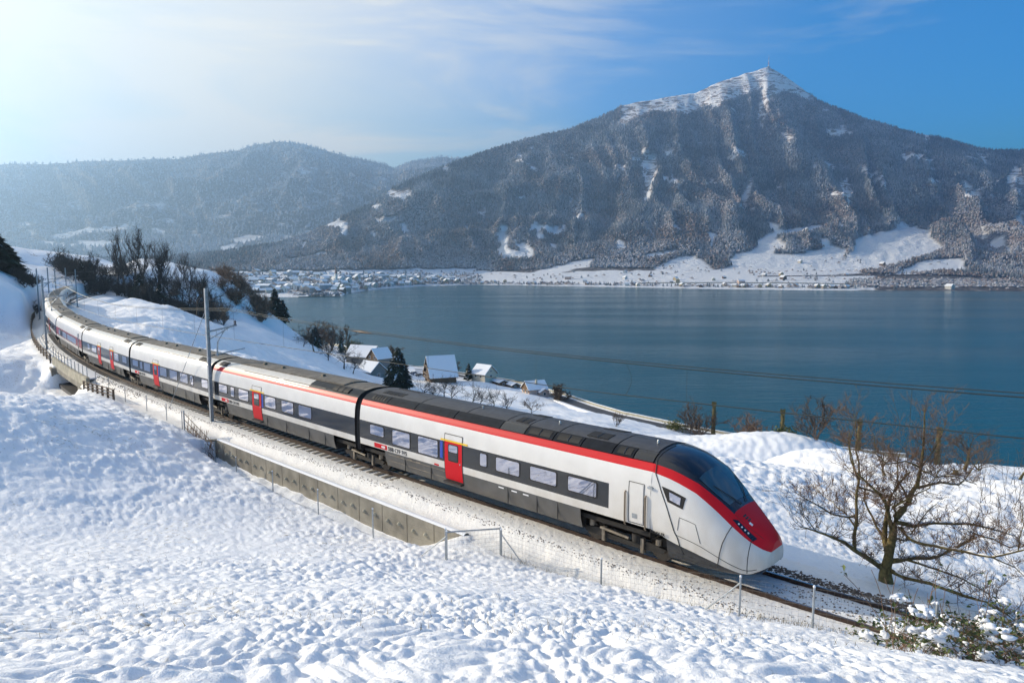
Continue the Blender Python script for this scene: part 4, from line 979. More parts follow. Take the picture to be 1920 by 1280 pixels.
for k in range(1, NCAR):
    car, rear = carriage(k); cars.append(car); hL = PITCHC / 2
    def XX(d): return hL - d
    j = min(k - 1, 4) if k < 9 else 4
    if k == 4: car['label'] = 'carriage with a red lower window band'
    if k < 7:
        for a, b, z0, z1 in LAY[j]: window(XX(a), XX(b), z0, z1, car)
        for xc, w in DOORS[j]:
            door(XX(xc), w, .80, 2.74, car); 
            if k < 3: panel('blue_sticker', XX(xc - .62), XX(xc - .78), 1.62, 2.35, M['blue'], car, .014, .0, .01)
        if k in (1, 2): logo(XX(15.15 if k == 1 else 15.4), car)
        if k == 4: panel('gangway_pillar', XX(2.3), XX(1.75), 1.3, 2.9, M['band'], car, .012, 0, .02)
        for x in (14.5, 9.2, 7.0, 4.6, 3.0): 
            mb = MB(); mb.box(XX(x) - .012, XX(x) + .012, -1.436, -1.40, .55, 1.2); mb.build('skirt_seam', M['seam'], car)
        if k < 5:
            vent(XX(15.9), XX(14.9), 7.4, 8.6, car, 2); vent(XX(2.6), XX(1.2), 7.4, 8.6, car, 2)
            for a, b in ((12.4, 8.2), (7.6, 3.2)):
                mb = MB(); mb.tube([(XX(a), -1.16, 3.46), (XX(b), -1.16, 3.46)], .022, 5); mb.build('roof_gutter', M['seam'], car)
        roof_patch('roof_top_panel', XX(13.8), XX(2.2), 9.1, 10.98, M['rooftop'], car, .06)
        for x in (11.6, 9.4, 5.0):
            mb = MB(); mb.box(XX(x) - .09, XX(x) + .09, -.3, -.12, 3.74, 3.92); mb.build('roof_fitting', M['axlebox'], car)
    # gangway bellows and shared bogie at the front end of this carriage
    mb = MB(); gx = hL; rings = []
    for i, sc in enumerate((.955, .915, .955, .915, .955, .915, .955)):
        x = gx - .30 + .6 * i / 6; rings.append([(x, -y * sc, .9 + (z - .9) * (sc + .02)) for y, z in PROF[1:]] + [(x, y * sc, .9 + (z - .9) * (sc + .02)) for y, z in PROF[-2:0:-1]])
    nr = len(rings[0]); vs = [p for r_i in rings for p in r_i]; fs = [(i * nr + a, i * nr + (a + 1) % nr, (i + 1) * nr + (a + 1) % nr, (i + 1) * nr + a) for i in range(6) for a in range(nr)]
    mb.add(vs, fs); mb.build('gangway', M['rubber'], car)
    bogie(gx, car, 2.7)
# loose cable across the near gangway
# ------------------------------------------------------------------ retaining wall: panels with anchor heads and a return
rw = thing('retaining_wall', 'low concrete retaining wall of upright panels below the track shelf', 'wall', tuple(tp(18, 2.9, -1.7)))
rwi = Matrix.Translation(rw.location).inverted()
s = WL0
pl_ = 1.72; k = 0
while s < WL1 - .1:
    e = min(s + pl_, WL1); mb = MB(); ztop = -.50; zt0 = -1.95
    a0, a1, b0, b1 = tp(s + .02, 2.74), tp(e - .02, 2.74), tp(s + .02, 3.06), tp(e - .02, 3.06)
    vs = [rwi @ Vector((p.x, p.y, z)) for z in (zt0, ztop) for p in (a0, a1, b1, b0)]
    mb.add(vs, [(0, 1, 2, 3), (4, 5, 6, 7), (0, 1, 5, 4), (1, 2, 6, 5), (2, 3, 7, 6), (3, 0, 4, 7)]); mb.build('concrete_panel', M['concrete'], rw)
    for f in (.3, .75):
        c = rwi @ tp(s + pl_ * f, 3.09, -1.02 - .1 * f); n_ = rwi.to_3x3() @ Vector((np.interp(s, TS, NX), np.interp(s, TS, NY), 0))
        mb = MB(); mb.tube([c - n_ * .03, c + n_ * .05, c + n_ * .09], [.10, .075, .02], 8); mb.build('anchor_head', M['concrete2'], rw)
    s = e; k += 1
mb = MB(); wp = [(WL1 - .02, 2.74), (WL1 + .3, 2.74), (WL1 + 1.1, 4.6), (WL1 + .8, 4.75), (WL1 - .02, 3.04)]
pts = [rwi @ tp(a, b, 0) for a, b in wp]; mb.add([(p.x, p.y, z) for z in (-.3, 1.18) for p in pts], [(0, 1, 2, 3, 4), (5, 6, 7, 8, 9)] + [(i, (i + 1) % 5, 5 + (i + 1) % 5, 5 + i) for i in range(5)]); mb.build('wall_return', M['concrete'], rw)
mb = MB(); q = [rwi @ tp(a, b, 0) for a, b in ((WL0, 2.78), (WL1, 2.78), (WL1, 3.02), (WL0, 3.02))]
sg = np.linspace(WL0, WL1, 30); vs = [tuple(rwi @ tp(a, b, z)) for a in sg for b, z in ((2.76, -.494), (2.82, -.44), (2.98, -.44), (3.04, -.494))]
mb.add(vs, [(i * 4 + j, i * 4 + j + 1, i * 4 + j + 5, i * 4 + j + 4) for i in range(29) for j in range(3)]); mb.build('snow_cap', M['snowp'], rw, smooth=True)
# ------------------------------------------------------------------ underpass bridge
br = thing('railway_bridge', 'small concrete railway underpass with a beige parapet and dark opening', 'bridge', tuple(tp(65, 2.8, -.8)))
bi = Matrix.Translation(br.location).inverted()
def strip(name, s0, s1, d0, d1, z0, z1, material, n=8, parent=br, inv=bi):
    mb = MB(); sg = np.linspace(s0, s1, n + 1)
    vs = [tuple(inv @ tp(a, d, z)) for a in sg for d, z in ((d0, z0), (d1, z0), (d1, z1), (d0, z1))]
    fs = [(i * 4 + j, i * 4 + (j + 1) % 4, i * 4 + 4 + (j + 1) % 4, i * 4 + 4 + j) for i in range(n) for j in range(4)] + [(0, 1, 2, 3), (n * 4, n * 4 + 1, n * 4 + 2, n * 4 + 3)]
    mb.add(vs, fs); return mb.build(name, material, parent)
strip('deck', BR0, BR1, -4.2, 2.75, -.95, -.33, M['concrete']); strip('deck_snow', BR0, BR1, -3.2, 2.7, -.33, -.225, M['snowp'])
strip('parapet', BR0 - 1.2, BR1 + 1.2, 2.76, 3.06, -.78, .02, M['concrete2']); strip('girder', BR0, BR1, 2.3, 2.95, -1.35, -.785, M['concrete'])
strip('abutment', BR0 - .8, BR0 + .5, -4, 3.4, -4.5, -.955, M['concrete'], 2); strip('abutment', BR1 - .5, BR1 + .8, -4, 3.4, -4.5, -.955, M['concrete'], 2)
strip('floor', BR0 + .4, BR1 - .4, -3.0, 2.9, -3.6, -2.55, M['asphalt'], 4); strip('light_stop_wall', BR0, BR1, -3.4, -2.7, -4.5, -.96, M['concrete'], 4); strip('wing_wall', BR0 - 4.5, BR0 - .82, 3.0, 3.35, -3.2, -.95, M['concrete'], 3)  # dark floor paints in the opening's shade; wall behind added to stop light
def post_me(h, r, n=6, m_='mast'): return MB().tube([(0, 0, -.3), (0, 0, h)], r, n).mesh('post', M[m_])
pm_ = post_me(.95, .035)
hr = thing('bridge_railing', 'thin dark railing posts with wires standing on the bridge parapet', 'railing', tuple(tp(65, 2.9, 0)))
hi = Matrix.Translation(hr.location).inverted()
for s in np.linspace(BR0 - 1.0, BR1 + 1.0, 11): o = link('post', pm_, hr); o.location = hi @ tp(s, 2.9, .0)
for z in (.35, .65, .92): MB().tube([tuple(hi @ tp(s, 2.9, z)) for s in np.linspace(BR0 - 1, BR1 + 1, 12)], .009, 4).build('railing_wire', M['mast'], hr)
def rail_fence(name, label, pts, h, rails, posts_every, thick=.05):
    """pts: list of world points on the ground"""
    t = thing(name, label, 'fence', tuple(pts[0])); inv = Matrix.Translation(t.location).inverted(); P_ = [inv @ Vector(p) for p in pts]
    for z in rails:
        for a, b in zip(P_[:-1], P_[1:]):
            d = (b - a).normalized() * .02
            MB().tube([a + Vector((0, 0, z)) + d, b + Vector((0, 0, z)) - d], thick, 5).build('rail', M['wood'], t)
    pm2 = MB().box(-.06, .06, -.06, .06, -.4, h).mesh('post', M['wood'])
    for p in P_[::posts_every]: o = link('post', pm2, t); o.location = p
    return t
def gpts(l):
    return [(x, y, gz(x, y)) for x, y in l]
def sdl(s0, s1, n, d0, d1): 
    r = []
    for i in range(n):
        p = tp(s0 + (s1 - s0) * i / (n - 1), d0 + (d1 - d0) * (i / (n - 1))); r.append((p.x, p.y))
    return r
rail_fence('wooden_fence', 'brown wooden rail fence curving along the track bend left of the bridge', gpts(sdl(74.5, 132, 22, 3.1, 3.1)), 1.0, (.3, .6, .92), 1, .06)
rail_fence('wooden_fence', 'short curved wooden rail fence between the bridge and the bramble gate', gpts(sdl(46.5, 57.0, 7, 3.6, 3.3)), .75, (.2, .45, .7), 1, .05)
# ------------------------------------------------------------------ wire fences on the hillside
def pole_at(u, v, Y): x, y, z = at(u, v, Y); return x, y
def wire_fence(label, plist, h, wires, mesh_step=None, braces=(), r=.028, toprail=()):
    """plist: ground points (x, y)"""
    P_ = [Vector((x, y, gz(x, y))) for x, y in plist]
    t = thing('wire_fence', label, 'fence', tuple(P_[0]), group='wire fences along the railway'); inv = Matrix.Translation(t.location).inverted(); P_ = [inv @ p for p in P_]
    pm3 = MB().tube([(0, 0, -.4), (0, 0, h), (0, 0, h + .01)], [r, r, r * .6], 8).mesh('post', M['galv']); cap = MB().tube([(0, 0, h), (0, 0, h + .03), (0, 0, h + .05)], [r * 1.1, r * 1.2, r * .5], 8).mesh('snow_cap', M['snowp'])
    for p in P_:
        o = link('post', pm3, t); o.location = p; c = link('snow_cap', cap, o)
    if wires:
        mb = MB()
        for z in wires:
            for a, b in zip(P_[:-1], P_[1:]):
                sag = Vector((0, 0, -.02)); mb.tube([a + Vector((0, 0, z)), (a + b) / 2 + Vector((0, 0, z)) + sag, b + Vector((0, 0, z))], .0028, 3, cap=False)
        if mesh_step:
            for a, b in zip(P_[:-1], P_[1:]):
                L = (b - a).length; n = int(L / mesh_step)
                for i in range(1, n):
                    c = a + (b - a) * i / n; mb.tube([c + Vector((0, 0, 0)), c + Vector((0, 0, wires[-1]))], .0022, 3, cap=False)
        mb.build('wire_netting', M['fencewire'], t, kind='stuff')
    for i, du, dv in braces:
        p = P_[i]; MB().tube([p + Vector((0, 0, h * .85)), p + Vector((du, dv, -.05))], r * .8, 6).build('brace', M['galv'], t)
    for i, j in toprail: MB().tube([P_[i] + Vector((0, 0, h - .02)), P_[j] + Vector((0, 0, h - .02))], r * .9, 6).build('top_rail', M['galv'], t)
    return t
nf = [pole_at(940, 1034, 23.6), pole_at(1127, 1093, 20.7), pole_at(1386, 1158, 16.6), pole_at(1523, 1182, 15.3), pole_at(1752, 1215, 13.2), pole_at(1900, 1250, 12.4)]
wire_fence('wire netting fence with galvanised posts running below the red nose to the brambles', nf, 1.02, (.12, .27, .42, .57, .72, .87, .99), .16, ((0, .9, -.95), (2, -.75, .42)))
wire_fence('short braced wire fence with a top rail crossing the end of the concrete wall', [pole_at(838, 1060, 22.3), pole_at(938, 1032, 23.75)], 1.05, (.12, .27, .42, .57, .72, .87, 1.0), .16, ((0, -.95, .55),), toprail=((0, 1),))
wire_fence('sparse two wire fence on thin posts beside the concrete wall', [pole_at(385, 838, 39.5), pole_at(443, 874, 37), pole_at(512, 920, 32.6), pole_at(597, 964, 29.0), pole_at(700, 1019, 25.8), pole_at(836, 1062, 22.4)], 1.12, (.5, .95), None)
wire_fence('sparse wire fence on thin posts climbing left of the catenary mast', [pole_at(343, 822, 42.4), pole_at(313, 790, 46), pole_at(276, 777, 49.2), pole_at(236, 760, 52.8), pole_at(205, 741, 57.5), pole_at(180, 722, 61)], 1.15, (.5, .95), None, ((5, .8, .8),))
gate = thing('bramble_gate', 'rusty field gate overgrown with brambles at the foot of the catenary mast', 'gate', (*pole_at(345, 822, 42.2), gz(*pole_at(345, 822, 42.2))))
ga = Vector(pole_at(347, 822, 42.2)).to_3d(); gb = Vector(pole_at(402, 838, 39.6)).to_3d(); ga.z = gz(ga.x, ga.y); gb.z = gz(gb.x, gb.y); gi = Matrix.Translation(gate.location).inverted(); ga = gi @ ga; gb = gi @ gb
for p in (ga, gb): MB().tube([p - Vector((0, 0, .3)), p + Vector((0, 0, 1.25))], .045, 8).build('post', M['mast'], gate)
for z in (.25, .7, 1.1): MB().tube([ga + Vector((0, 0, z)), gb + Vector((0, 0, z))], .022, 6).build('bar', M['rail'], gate)
r_ = random.Random(5); mb = MB()
for i in range(90):
    t = .35 + .65 * r_.random() if i > 20 else r_.random(); p = ga + (gb - ga) * t + Vector((r_.uniform(-.15, .15), r_.uniform(-.15, .15), -.1)); q = p + Vector((r_.uniform(-.25, .25), r_.uniform(-.25, .25), r_.uniform(.5, 1.35)))
    mb.tube([p, (p + q) / 2 + Vector((r_.uniform(-.1, .1), 0, .05)), q], .012, 3, cap=False)
mb.build('bramble_stems', M['redtwig'], gate, kind='stuff')
# ------------------------------------------------------------------ catenary masts and wires
def hbeam(mb, x0, y0, z0, z1, w, d, t, m=0):
    mb.box(x0 - w / 2, x0 - w / 2 + t, y0 - d / 2, y0 + d / 2, z0, z1, m); mb.box(x0 + w / 2 - t, x0 + w / 2, y0 - d / 2, y0 + d / 2, z0, z1, m); mb.box(x0 - w / 2 + t + .001, x0 + w / 2 - t - .001, y0 - t / 2, y0 + t / 2, z0, z1, m)
def mast(s, d, H, label, detail=True, base=.0, reach=None):
    p = tp(s, d, -.62); t = thing('catenary_mast', label, 'mast', tuple(p), math.atan2(-float(np.interp(s, TS, NY)), -float(np.interp(s, TS, NX))), group='overhead line masts along the track')
    mb = MB(); hbeam(mb, 0, 0, .12, H, .20, .19, .02); mb.build('column', M['mast'], t)
    MB().prism([(-.28, -.28), (.28, -.28), (.28, .28), (-.28, .28)], 'z', -.5, .14).build('foundation', M['concrete'], t)
    rch = (d + .15) if reach is None else reach
    for z in (2.1, 4.0, 5.9, 6.2, 7.1) if detail else (5.9, 6.6): MB().box(-.13, .13, -.125, .125, z, z + .05).build('clamp', M['galv'], t)
    m2 = MB(); m2.tube([(.1, 0, 6.25), (rch + .1, 0, 6.55)], .06, 8); m2.tube([(.1, 0, 5.75), (rch * .8, 0, 6.45)], .04, 6)
    if detail:
        for f in (.25, .45, .65): m2.tube([(.1 + rch * f, 0, 6.25 + .3 * f), (.1 + rch * f, 0, 5.75 + .7 * f)], .014, 5)
    m2.build('cantilever', M['galv'], t)
    m3 = MB(); m3.tube([(rch * .62, 0, 6.32), (rch * .34, 0, 5.55), (rch * .30, 0, 4.75)], .05, 8); m3.tube([(rch * .28, 0, 4.72), (rch + .6, 0, 4.98)], .035, 6); m3.cyl((rch * .30, 0, 4.72), (0, 0, 1), .10, .16, 10); m3.build('registration_arm', M['galv'], t)
    m4 = MB()
    for k in range(4): m4.cyl((rch, 0, 6.62 + .07 * k), (0, 0, 1), .075 if k % 2 == 0 else .045, .06, 10)
    m4.build('insulator', M['rail'], t)
    return t
def msd(u, v, z):
    x, y = onz(u, v, z); s, d, tz_ = tsd(np.array([x]), np.array([y])); return float(s[0]), float(d[0])
MS = [msd(398, 801, -.62), msd(88, 657, -.2), msd(75, 601, .5), msd(94, 579, .7)]
mast(*MS[0], 9.0, 'tall grey catenary mast standing by the second carriage gap near the concrete wall')
mast(*MS[1], 8.8, 'slim catenary mast beside the left end of the bridge parapet', False)
mast(*MS[2], 8.8, 'dark catenary mast at the wooden fence on the outer bend', False)
mast(*MS[3], 8.8, 'third catenary mast along the far bend beyond the wooden fence', False)
mast(168, -2.6, 8.4, 'far catenary mast on the lake side of the track bend', False, reach=-2.4)
mast(182, 2.5, 8.6, 'small far catenary mast just before the cutting', False)
mast(200, 2.6, 8.6, 'most distant catenary mast at the mouth of the cutting', False)
mast(-18, 2.6, 9.0, 'catenary mast past the front of the train', False)
# guy rod of the near mast
MB().tube([tuple(tp(MS[0][0] + 7, MS[0][1] + .3, -.6)), tuple(tp(MS[0][0] + .2, MS[0][1], 7.0))], .022, 5).build('guy_rod', M['mast']); tag(bpy.data.objects['guy_rod'], 'thin slanting guy rod left of the tall grey mast', 'guy rod')
spans = [-60, -18, MS[0][0], MS[1][0], MS[2][0], MS[3][0], 168, 200, 230]
def wire_z(s, zc, sag):
    i = np.searchsorted(spans, s) - 1; i = int(np.clip(i, 0, len(spans) - 2)); f = (s - spans[i]) / (spans[i + 1] - spans[i]); L = spans[i + 1] - spans[i]
    return zc - sag * (L / 50) ** 2 * 4 * f * (1 - f)
oh = thing('overhead_line', 'overhead contact line with carrying wire and droppers above the train', 'overhead line', tuple(tp(35, 0, 6)))
oi = Matrix.Translation(oh.location).inverted()
sw = np.arange(-58, 226, 1.5)
def cz(s): return float(np.interp(s, [-60, -12, 4, 40], [5.75, 5.45, 4.95, 4.75])) + .2
MB().tube([tuple(oi @ tp(s, 0, cz(s))) for s in sw], .016, 4, cap=False).build('contact_wire', M['wire'], oh)
MB().tube([tuple(oi @ tp(s, 0, max(cz(s) + .5, wire_z(s, 6.9, .55)))) for s in sw], .016, 4, cap=False).build('carrying_wire', M['wire'], oh)
MB().tube([tuple(oi @ tp(s, .12, wire_z(s, 7.05, .6))) for s in sw], .013, 4, cap=False).build('feeder_wire', M['wire'], oh)
for s in np.arange(-40, 100, 6.6):
    MB().tube([tuple(oi @ tp(s, 0, cz(s))), tuple(oi @ tp(s, 0, max(cz(s) + .5, wire_z(s, 6.9, .55))))], .007, 3).build('dropper', M['wire'], oh)
MB().tube([tuple(oi @ tp(2.0 - .25 * math.sin(q * math.pi), 0, wire_z(2, 6.9, .55) * (1 - q) + cz(2) * q)) for q in np.linspace(0, 1, 9)], .010, 4).build('jumper_cable', M['wire'], oh)
m5 = MB(); c0 = oi @ tp(17, 0, wire_z(17, 6.9, .55)); c1 = oi @ tp(19, 0, wire_z(19, 6.9, .55)); m5.tube([c0, (c0 + c1) / 2, c1], [.02, .07, .02], 6); m5.build('line_insulator', M['rail'], oh)
# ------------------------------------------------------------------ trees
def grow(style, seed):
    """leafless tree as tapered segments: list of (p0, p1, r0, r1, level); unit height about 1"""
    r = random.Random(seed); S_ = []
    def rv(): return Vector((r.gauss(0, 1), r.gauss(0, 1), r.gauss(0, 1)))
    P_ = {'tall': dict(n=7, H=1.0, rad=.016, kids=(13, 7, 4), ang=.60, up=.30, wob=.11, start=.30, ratio=(.42, .5, .5), lev=3),
          'round': dict(n=4, H=.38, rad=.030, kids=(9, 7, 5), ang=1.0, up=.10, wob=.16, start=.5, ratio=(1.35, .5, .5), lev=3),
          'bush': dict(n=3, H=.12, rad=.016, kids=(14, 6, 5), ang=.75, up=.25, wob=.14, start=.0, ratio=(5.2, .45, .5), lev=3),
          'slim': dict(n=7, H=1.0, rad=.014, kids=(26, 5, 2), ang=.5, up=.4, wob=.05, start=.15, ratio=(.22, .5, .5), lev=3)}[style]
    def branch(p, d, L, rad, lev):
        n = P_['n'] if lev == 0 else 4 if lev < 3 else 2; pts = [p.copy()]; ds = []
        for i in range(n):
            d = (d + rv() * P_['wob'] * (1 + .5 * lev) + Vector((0, 0, P_['up'] if lev else .12))).normalized(); p = p + d * L / n; pts.append(p.copy()); ds.append(d)
        for i in range(n):
            S_.append((pts[i], pts[i + 1], rad * (1 - .78 * i / n), rad * (1 - .78 * (i + 1) / n), lev))
        if lev < P_['lev']:
            for k in range(P_['kids'][lev]):
                t = P_['start'] + (1 - P_['start']) * r.random() ** .8 if lev == 0 else .25 + .75 * r.random(); i = min(int(t * n), n - 1); f = t * n - i
                q = pts[i] + (pts[i + 1] - pts[i]) * min(f, 1); ax = ds[i].cross(rv()).normalized(); a = P_['ang'] * r.uniform(.6, 1.35)
                nd = Matrix.Rotation(a, 3, ax) @ ds[i]
                branch(q, nd, L * P_['ratio'][lev] * r.uniform(.6, 1.15) * (1.15 - .55 * t if lev == 0 and style in ('tall', 'slim') else 1), rad * (.5 if lev == 0 else .55) * (1.1 - .5 * t), lev + 1)
    branch(Vector((0, 0, -.03)), Vector((0, 0, 1)), P_['H'], P_['rad'], 0)
    return S_
_tc = {}
def tree_meshes(style, seed, trunk_m, twig_m, minr):
    key = (style, seed, trunk_m, twig_m, minr)
    if key not in _tc:
        S_ = grow(style, seed); zt = max(s[1].z for s in S_); out = []
        for sel, mt, k in ((lambda l: l < 1 if style != 'bush' else l < 2, trunk_m, 6), (lambda l: l >= 1 if style != 'bush' else l >= 2, twig_m, 3)):
            q = [s for s in S_ if sel(s[4])]
            V, F = seg_tubes([tuple(s[0] / zt) for s in q], [tuple(s[1] / zt) for s in q], [max(s[2] / zt, minr) for s in q], [max(s[3] / zt, minr * .8) for s in q], k)
            out.append(np_mesh('trunk' if k == 6 else 'crown', V, F, [M[mt]], smooth=(k == 6)))
        _tc[key] = out
    return _tc[key]
def bare_tree(label, x, y, h, style='round', seed=1, trunk='bark', twig='twig', group=None, minr=None, z=None, name='bare_tree', w=1.0, cat='tree'):
    dist = math.hypot(x, y); minr = minr or max(.0012, .00030 * dist / h * .36); minr = round(minr, 4)
    t = thing(name, label, cat, (x, y, (gz(x, y) if z is None else z)), random.Random(int(x * 37 + y * 11)).uniform(0, 6.28), group)
    a, b = tree_meshes(style, seed, trunk, twig, minr)
    for nm, me in (('trunk', a), ('crown', b)): o = link(nm, me, t)
    t.scale = (h * w, h * w, h); return t
_cc = {}
def conifer_meshes(seed, col, dens, snow):
    key = (seed, col, dens, snow)
    if key not in _cc:
        r = np.random.default_rng(seed); n = dens; t = r.random(n) ** .75; z = .06 + .93 * t; rad = (.78 + .26 * np.sin(z * 46 + 2 * r.random())) * (.30 * (1 - t) ** .85 + .012) * (.55 + .5 * r.random(n)); a = r.random(n) * 6.283
        # sprays: drooping pointed quads
        L = (.05 + .11 * (1 - t)) * (.7 + .6 * r.random(n)); wd = L * .42
        c = np.stack([np.cos(a) * rad, np.sin(a) * rad, z], 1); o = np.stack([np.cos(a), np.sin(a), -.45 + .3 * r.normal(size=n)], 1); sd = np.stack([-np.sin(a), np.cos(a), r.normal(size=n) * .4], 1)
        V = np.stack([c - o * L[:, None] * .6, c + sd * wd[:, None], c + o * L[:, None], c - sd * wd[:, None] + np.array([0, 0, .01])], 1).reshape(-1, 3); F = np.arange(n * 4).reshape(-1, 4)
        me = np_mesh('crown', V, F, [M[col], M['snowp']], midx=(r.random(n) < snow).astype(int))
        tr = MB().tube([(0, 0, -.05), (0, 0, .5), (0, 0, .97)], [.022, .014, .003], 7).mesh('trunk', M['bark']); _cc[key] = (tr, me)
    return _cc[key]
def conifer(label, x, y, h, w=1.0, seed=1, col='conifer', dens=1500, snow=.10, name='conifer', group=None, z=None):
    t = thing(name, label, 'tree', (x, y, gz(x, y) if z is None else z), seed * 1.7, group); a, b = conifer_meshes(seed, col, dens, snow)
    link('trunk', a, t); link('crown', b, t); t.scale = (h * w, h * w, h); return t
def leafy(label, x, y, w, h, col, seed=1, n=900, name='evergreen_shrub', cat='shrub', stem=True, z=None, tall=False):
    """leafy shrub: leaf clumps through an uneven volume on a few stems"""
    r = np.random.default_rng(seed); t = thing(name, label, cat, (x, y, gz(x, y) if z is None else z))
    lob = r.normal(size=(9, 3)) * np.array([.28 * w, .28 * w, .16 * h]) + np.array([0, 0, .55 * h]); k = r.integers(0, 9, n)
    p = lob[k] + r.normal(size=(n, 3)) * np.array([.15 * w, .15 * w, .15 * h]); p[:, 2] = np.clip(p[:, 2], .03 * h, h * 1.05)
    d1 = r.normal(size=(n, 3)); d1 /= np.linalg.norm(d1, axis=1, keepdims=True); d2 = np.cross(d1, r.normal(size=(n, 3))); d2 /= np.linalg.norm(d2, axis=1, keepdims=True)
    s = (.055 * (w + h) / 2) * (.6 + .8 * r.random(n))[:, None]
    V = np.stack([p - d1 * s, p + d2 * s * .6, p + d1 * s, p - d2 * s * .6], 1).reshape(-1, 3)
    link('leaves', np_mesh('leaves', V, np.arange(4 * n).reshape(-1, 4), [M[col]]), t)
    mb = MB()
    for i in range(6): q = lob[i]; mb.tube([(0, 0, -.1), (q[0] * .5, q[1] * .5, q[2] * .5), tuple(q)], [.03 * w, .02 * w, .008 * w], 5)
    mb.build('stems', M['bark'], t); return t
def P(u, v, Y): x, y, z = at(u, v, Y); return x, y
